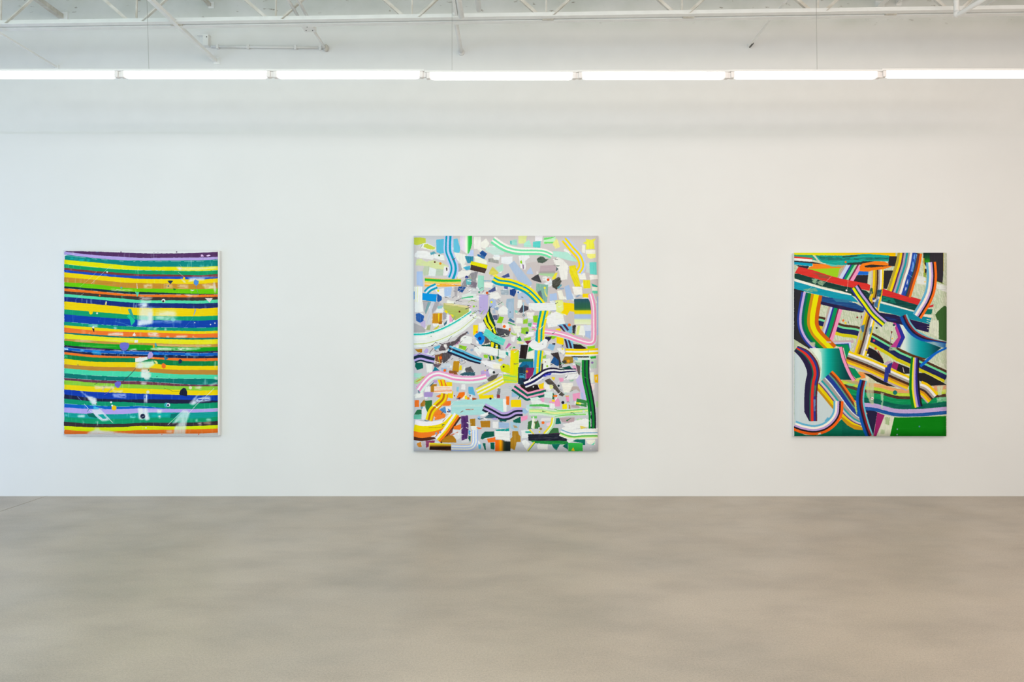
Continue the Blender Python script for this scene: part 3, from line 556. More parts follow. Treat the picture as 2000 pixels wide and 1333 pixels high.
c1.draw('''
@ a
p e6e6e8 w.8 ; 70 95 250 100 1340 140 1400 150 800 128 400 118 210 118 130 112 110 200 190 195 110 235 95 300 70 300
s 5 dde9ee o.85 ; 1110 450 960 590 700 830
s 4 dde9ee o.7 ; 830 560 640 740 450 900
s 8 c8b0b8 o.7 ; 540 1035 420 1120
s 6 5a84d0 o.8 ; 420 1120 350 1190
d e8e4e6 18 ; 1045 572
p 34508a ; 790 135 870 130 860 145 800 145
d 4f2c58 12 ; 1345 138
p e8e0d0 k.5 ; 1130 930 1600 960 1620 990 1120 980
d e0e8f0 16 ; 1025 1225
p f0e070 ; 1010 1230 1040 1230 1030 1290 1000 1280
d fd6018 20 ; 885 1085
d 2a8050 20 ; 1365 1110
d 6898b0 22 ; 1355 915
p 58c8a0 ; 1650 1000 1740 1010 1720 1070 1695 1120 1680 1060
s 12/5 e4e4da k.4 ; 1712 480 1715 760
s 14 e8e0d8 k.45 o.8 ; 1690 820 1700 940
p e8e4ea w1.5 k.3 ; 280 150 340 150 330 200 290 200
p 10a8a0 w1.5 k.4 ; 240 240 320 240 320 310 240 310
p 0cb4b0 k.4 ; 420 290 560 290 560 340 420 340
p 10c0b8 k.3 ; 600 300 680 300 680 350 600 350
p eae6ea o.75 k.3 ; 1740 1110 2050 1120 1990 1165 1740 1175
@ b
p eee9a0 w1.2 k.25 ; 850 475 1660 455 1660 500 1250 540 900 540 870 510
p e8e4e0 k.3 w1.2 ; 760 460 900 470 860 560 780 500
p e8e6ea w.9 o.9 ; 1000 700 1390 690 1390 750 1180 770 1000 800 1060 740
p 8aa8dc k.3 o.8 ; 1090 665 1640 660 1660 690 1300 705 1100 700
p e88c8c k.4 o.7 ; 1120 655 1400 650 1400 670 1130 670
p e8c8a0 k.35 o.85 ; 780 840 1030 840 1030 940 800 930
p eee0c0 k.35 o.85 ; 1300 830 1560 830 1600 940 1400 940
p e4e2e4 w1 ; 1560 790 1600 790 1640 960 1610 1060 1580 960
p e4e4e2 w1 ; 860 680 900 720 1000 810 940 810 870 730
p ecd8b0 k.3 o.7 ; 60 830 250 830 250 930 60 930
p e8cfa0 k.4 o.6 ; 510 830 680 830 700 930 510 930
d f4cc10 26 ; 935 712
p 4c8cd8 ; 1150 760 1180 735 1255 770 1245 830 1200 880 1140 820
s 8/3 8070b0 ; 1200 880 1215 950 1250 1060
p 1a3050 ; 575 765 630 755 705 765 680 790 650 830 620 820
d 26486a 14 ; 597 878
p 187820 ; 690 930 760 935 750 965 710 965
p e0dcd8 ; 1060 960 1170 960 1120 990
s 5 e4e8ea o.8 ; 800 570 960 700
s 5 e4e8ea o.7 ; 840 400 880 460
p e6e0da k.2 ; 940 1062 1125 1065 1125 1110 1030 1115
p d8c8c0 k.3 ; 740 1062 930 1066 900 1085 740 1080
p e6c8a8 k.3 ; 1120 1070 1240 1075 1240 1100 1130 1110
p dfd8d2 ; 1390 1140 1560 1140 1490 1240
d e4dcd8 40 ; 490 1195
d 3a3434 24 ; 485 1210
p d8b8ac k.4 o.7 ; 0 1150 250 1130 250 1180 0 1190
p d6eee4 o.75 k.2 w1 ; 0 1190 240 1190 200 1245 0 1245
p e0e6ee w1 ; 20 1250 140 1250 120 1333 30 1333
p 64a8e8 k.3 ; 0 1250 100 1250 90 1290 0 1280
p 1c2c60 k.2 ; 940 1270 1660 1250 1660 1333 1200 1333
p 2a4468 k.4 ; 1160 200 1180 200
d 4a2a54 14 ; 775 140
d 4a2a54 7 ; 285 150 370 150
p dcb4e0 ; 1300 200 1330 190 1370 235 1300 240
p e4c8ec ; 1410 220 1480 195 1510 215 1450 240
@ b
p e8eaee o.75 f3 k.3 ; -60 1240 160 1240 160 1333 -60 1333
@ d
p ecebe2 o.85 f4 ; -30 0 260 10 260 360 60 390 -60 300
p e6e8dc o.6 f5 k.3 ; 300 60 800 60 760 290 300 280
p ecf0ee o.5 f3 k.3 ; 500 280 900 290 900 340 500 350
@ c
s 5 dfe6e8 o.5 k.4 ; 1706 20 1706 420
p d8a020 o0 ; 0 0 1 0 1 1
p f8d000 ; 650 90 740 100 725 150 690 165 660 140
d e8e0e0 20 ; 828 135
s 5 7ca8d0 o.8 ; 860 300 870 350
p 30a090 ; 1500 50 1540 30 1570 50 1590 120 1620 190 1660 240 1640 270 1580 200 1530 140 1510 90
p 14c090 ; 1500 160 1520 150 1560 190 1660 300 1580 400 1560 380 1540 280 1480 210
s 4 70c8c0 ; 1230 315 1400 360 1540 405 1580 400
d e8e4e0 24 ; 745 440
p 1c1c20 ; 720 460 770 470 765 550 750 540
d e8e8e4 12 ; 745 455
p e8f0ee k.2 ; 1180 420 1260 440 1260 480 1200 480
p e8f0ee k.4 o.7 ; 640 380 850 380 850 450 640 430
p f6ddd0 k.3 ; 1060 570 1380 545 1400 620 1060 620
p f8e6dc ; 1590 620 1640 550 1665 610 1650 635
p f8e4d8 k.2 ; 640 590 660 545 680 595
p e8dcc0 o.8 k.2 ; 330 720 600 720 900 745 600 760 340 745
p e8e4e2 ; 1640 715 1720 715 1710 770 1640 775
p ece2c0 k.3 ; 950 715 1640 712 1640 740 1000 735
p 6c6cc8 ; 1310 840 1340 780 1420 765 1500 780 1530 830 1500 900 1450 950 1390 950 1330 900
p c8a0dc k.2 o.9 ; 480 890 1020 920 1000 945 700 930
p e4dce4 k.3 ; 1180 930 1360 925 1360 960 1180 960
p e4dce4 k.3 ; 1500 930 1690 900 1690 950 1560 960
p 20a0e0 k.3 ; 720 930 900 950 920 1040 720 1020
p b8e0f8 ; 110 890 200 900 200 935 120 925
p dcdcec k.3 ; 1070 1000 1110 1010 1120 1050
p 80d0e8 k.4 ; 460 920 560 930 540 970 460 960
p 88c868 k.3 o.8 ; 430 820 900 840 1280 850 1280 870 800 870 430 850
p 30b878 k.4 ; 120 1040 190 1040 190 1120 120 1110
d 40485a 10 ; 415 1255
s 24/14 4c4848 ; 1777 1190 1690 1320
p e8e4da ; 1700 1110 1777 1080 1777 1190 1720 1190
@ d
p eee4b0 o.9 w1 k.1 ; 0 90 250 30 260 190 0 190
p e4e8e0 w1.5 o.9 ; 150 110 260 110 260 360 170 360
p eee6b8 w1.5 k.15 ; 400 130 560 90 760 110 760 190 400 185
p 9ce0cc k.25 o.85 w1 ; 0 195 160 195 150 290 0 280
p b0e4d0 k.3 o.8 w1 ; 320 200 620 200 600 290 320 270
p dce4f0 w1.5 ; -70 290 230 290 230 350 -20 415 -70 415
p 7c9ce4 k.3 o.7 ; 230 300 640 310 880 300 900 320 600 345 230 350
p 8cd4d4 f.6 o.8 ; 650 250 700 225 755 260 745 300 700 320 655 300

s 26/12 6494ec ; 1182 50 1170 110 1145 175
s 4 5c84d0 ; 1140 180 1110 260 960 430
d e8eee0 12 ; 1168 340
p 3c8ce0 w1 k.3 ; 160 0 470 0 470 22 160 22
p e8e4e4 w1 ; -20 0 60 0 60 25 -20 25
p c8ecd8 k.25 w1 ; 130 455 340 450 350 500 150 500
p e0ece8 k.1 ; 510 460 560 460 560 510 510 510
p f4dcd0 k.3 w1 ; 150 560 330 545 440 620 340 640 150 620
p f0e0dc k.15 ; 540 630 620 630 620 665 560 665
p f4dcd4 k.2 w1 ; 710 655 780 620 1030 620 1020 640 940 668 720 668
p e8d0c0 k.3 ; 1120 620 1140 620 1160 650 1420 655 1120 668
p c8eee8 k.2 ; 150 645 400 650 440 668 200 665
p a0e0e4 k.3 ; 1330 700 1560 695 1560 712 1330 716
p e8cc98 k.2 o.9 ; 340 810 900 825 1540 835 1540 860 900 860 360 845
p dcdcc0 k.2 ; 1180 828 1530 822 1530 850 1180 850
p e8ecdc k.2 w1 ; 60 925 120 905 130 930
p e6ecda k.25 w1.2 ; 210 880 400 880 640 880 700 920 640 945 380 940 220 930
p e6ecda k.3 w1.2 ; 640 880 960 880 1300 890 1310 910 960 945 700 940
p e8a010 ; 255 830 270 810 300 840 295 885 262 885
p 3a9cb8 ; 300 790 320 770 345 830 335 870 310 860
p b49cd8 ; 150 1040 180 980 230 975 270 1020 250 1090 170 1130 145 1090
p 20a8e8 k.3 ; 260 980 400 1000 400 1050 280 1010
p 68b8e8 k.3 ; 960 1000 1090 1010 1090 1050 960 1040
p e8e8e0 ; -120 1110 140 1080 150 1140 -10 1190 -120 1200
p 2a7490 ; 495 1060 530 1040 560 1100 590 1090 580 1130 520 1155
p 133048 ; 815 1160 850 1125 895 1160 890 1210 820 1240
p 18303c ; 1395 1130 1430 1130 1420 1145
p d8ecd0 w1.5 k.15 ; -60 1200 280 1160 300 1250 180 1333 -70 1333
p eae080 ; 280 1160 340 1170 375 1230 330 1240
p fb6c20 ; 450 1240 490 1215 540 1250 535 1320 490 1340 450 1310
p e0e8dc k.2 ; 1600 1170 1630 1170 1625 1333 1600 1333
p e4e4da w1.5 o.8 ; -120 1200 50 1190 50 1333 -120 1333
d e8e8e8 14 ; 1605 350 1510 380
@ e
s 9/12 3a4248 ; 1430 0 1330 110 1180 250
p 6c64c8 ; 1035 270 1080 240 1150 245 1160 300 1110 360 1090 365 1040 320
s 12/6 7c64c0 ; 1030 330 920 440 840 490
d 4c5a50 24 ; 840 350
d c8a890 16 ; 820 395
s 5 6a8a70 ; 980 290 860 350
s 9 386838 ; 770 240 660 300
p eedcb0 k.25 ; 650 320 1030 330 1030 400 990 420 990 370 670 390
p f0e4b8 k.15 ; 1000 410 1200 400 1180 450 1000 440
p e4e8f4 w1 ; 385 415 410 415 720 660 680 680
p e0e6ea w1.2 k.1 ; 510 520 620 520 700 560 700 680 620 690
s 7 7898e0 o.8 ; 340 520 420 600
p dcdce8 w1 ; 600 760 740 740 830 830 990 1010 930 960 880 980 800 980 640 860
p 14a8a0 ; 720 860 820 850 890 930 820 940
s 8 dce8f0 ; 470 660 540 740 590 800 740 920 800 970
s 9 dce6e8 ; 740 740 860 860 1000 1010
p 40c8e8 k.3 ; 640 690 730 690 740 760 640 760
p d0d8ee ; 740 730 860 760 780 755
s 10 30808a ; 570 740 525 805
p e0eeee k.2 w1 ; 340 870 490 860 480 910 350 910
p a0e0e0 k.2 ; 110 840 180 870 180 890 110 880
d 4c4a44 10 ; 700 660
d fac010 46 ; 1025 735
d e8f0ee 18 ; 990 690 970 630
p 94a8e8 k.3 w1 ; 990 470 1250 460 1250 560 1010 540
p 046c5c ; 520 840 640 830 720 930 560 900
p d8e8e0 k.3 o.7 w1 ; 440 930 480 1040 450 1060 430 940
p d0e8dc k.3 o.6 w1 ; 680 980 740 980 740 1060 680 1060
p 90e8dc k.3 ; 1320 880 1420 880 1430 920 1320 920
p e6e6e6 w1 ; 1460 730 1580 740 1580 960 1480 950
p e8e4e0 w1 k.1 ; 560 1180 680 1140 940 1160 1080 1190 1400 1215 1400 1240 500 1230
p dce8c0 k.3 o.7 ; 660 1090 760 1100 760 1180 660 1160
d 2a2838 20 ; 1540 885
p 4c4048 ; 92 990 104 990 104 1065 92 1065
@ f
s 5 dfe8ea o.6 k.3 ; 60 480 60 700
p e6e8e4 w1.2 k.1 ; 0 10 160 20 160 200 300 190 240 210 100 220 0 170
p e0ece0 k.2 w1 ; 0 80 200 90 180 170 0 160
d 208040 14 ; 145 30
p 283838 ; 280 150 310 140 300 165
p 0c8a80 ; 0 175 60 170 55 235 0 235
p e6e6e4 w1 ; 0 250 120 255 100 300 0 295
p e8e8ea w.8 k.1 ; 1360 160 1410 150 1420 210 1380 205
p e6e6e8 k.1 w1 ; 1230 300 1330 280 1420 255 1420 290 1300 320
p e8d8cc k.3 w1 ; 1000 350 1130 320 1130 400 1000 370
d e0dcb8 30 ; 920 360 130 440
p 161c34 ; 710 470 740 400 790 360 830 370 860 430 860 520 730 495
s 5 3a4a28 ; 430 370 540 400 600 430 720 430
p dfe6f4 w1 ; 1080 460 1110 450 1000 590 900 660 890 655
s 7 e2e8f0 ; 1360 370 1200 530 1050 660 880 850
p c4d0e8 k.35 w1.2 ; 1110 530 1290 520 1300 600 1110 630 960 650 960 600
p e4e6f0 w1 ; 890 655 1000 600 1040 650 960 690
d 34a8b0 44 ; 475 680
d e4e8ee 34 ; 510 680
d 203060 20 ; 505 685
p c8b8e8 k.2 o.8 ; 90 770 420 770 420 820 90 820
p e4e8ec w1.5 ; 50 740 120 740 170 960 80 970 50 900
p e8eaee o.0 ; 0 0 1 0 1 1
p e8eae8 w1.5 k.15 ; 300 770 400 760 380 820 370 930 320 920
p e0ecea w1.2 o.8 ; 790 770 860 780 920 830 850 1010 830 1240 590 1240 620 1100 740 980 560 1050 730 830
s 6 e0e8e8 ; 800 770 660 900 500 1050
p 0c9c94 k.1 ; 920 860 1040 825 1330 815 1330 920 900 940
p 0cb0a8 k.3 ; 190 830 560 830 500 900 200 910
p 04706a ; 560 850 700 830 620 920 540 920
p a8dccc k.3 ; 1010 940 1060 940 1050 1000 1010 1000
p c8e4d8 k.25 o.8 ; 1210 930 1300 930 1310 990 1210 980
p c8b0a8 k.3 ; 1050 1000 1140 1000 1120 1070 1070 1060
p d8b898 k.3 o.7 ; 1160 995 1310 990 1300 1050 1160 1030
d 18203c 46 ; 35 890
s 5 d8dce8 ; 10 910 70 880
p eec0a0 k.3 ; 470 1150 600 1140 580 1215 470 1215
d fc8060 12 ; 390 1232 1075 1228
p e4ecf4 k.3 ; 60 480 130 480 120 640 60 640
d e8e8e0 13 ; 95 1105
''')
# ---- middle painting
c2 = Canvas(808, 461, 1168.5, 882, 'c9c7cd', soft=.45)
c2.draw('''
@ W
p cdc8c8,cbc8cc,c3c7d0 v t.1 ; 20 10 1140 10 1140 1320 20 1320
p c2b8b8 o.6 t.1 ; 620 200 1000 120 1140 300 1140 700 980 720 620 500
''')
def scatter():                           # small knife marks that fill the busy middle
    cols = ['ecece9', 'e6e9ee', 'e9ebe2', 'dfe4e8', 'aab8d4', 'eeeef0', 'c0c0ca', 'c8d4da', 'e4e8dc', 'b8a8cc', '8fb8c4', 'd2d88c', '70707a', 'f0f0ee', 'b8d8cc', 'eeeeee', 'eeeeec', '88a0c0']
    for i in range(90):                  # broad soft scrapes of white first
        x, y = (rng.normal(940, 75), rng.normal(640, 65)) if i % 2 else (rng.uniform(815, 1160), rng.uniform(480, 875))
        w, h, t = rng.uniform(9, 22), rng.uniform(5, 11), rng.uniform(-.7, .9); ca, sa = math.cos(t), math.sin(t)
        if not (812 < x < 1164 and 465 < y < 878): continue
        pts = [(x+ca*a*w-sa*b*h, y+sa*a*w+ca*b*h) for a, b in ((-.5, -.5), (.1, -.6), (.5, -.3), (.5, .45), (0, .5), (-.55, .4))]
        c2.poly(pts, [(0, hexc(('ecebea', 'e9ecee', 'eceee6', 'dfe6ec', 'c9d2de', 'b4b2ba')[i % 6]))], {'w': 1.2, 'a': math.degrees(t), 't': .8, 'f': .6, 'k': .12})
    for i in range(210):
        x = rng.uniform(812, 1164); y = rng.uniform(520, 878)
        if rng.random() < .55: x = rng.normal(985, 75); y = rng.normal(640, 70)
        w, h = rng.uniform(2, 10), rng.uniform(1.5, 6); t = rng.uniform(0, math.pi); ca, sa = math.cos(t), math.sin(t)
        pts = [(x+ca*a*w-sa*b*h, y+sa*a*w+ca*b*h) for a, b in ((-.5, -.5), (.1, -.6), (.5, -.4), (.55, .4), (0, .5), (-.5, .45))]
        if not (808 < x < 1168 and 461 < y < 882): continue
        c2.poly(pts, [(0, hexc(cols[rng.integers(len(cols))]))], {'w': .9, 'a': math.degrees(t), 't': .6, 'o': .9})
scatter()
def scratches(n, cx, cy, sx, sy, cols):  # thin dry knife lines
    for i in range(n):
        x, y, t, l = rng.normal(cx, sx), rng.normal(cy, sy), rng.uniform(-1.1, .6), rng.uniform(4, 13)
        if not (815 < x < 1160 and 468 < y < 874): continue
        b = rng.uniform(-2, 2); dx, dy = math.cos(t)*l/2, math.sin(t)*l/2
        c2.ribbon([(x-dx, y-dy), (x-b*.5, y+b), (x+dx, y+dy)], [rng.uniform(.6, 2.6), .5], [(1, hexc(cols[rng.integers(len(cols))]))], {'w': .6, 'k': .25, 't': .8})
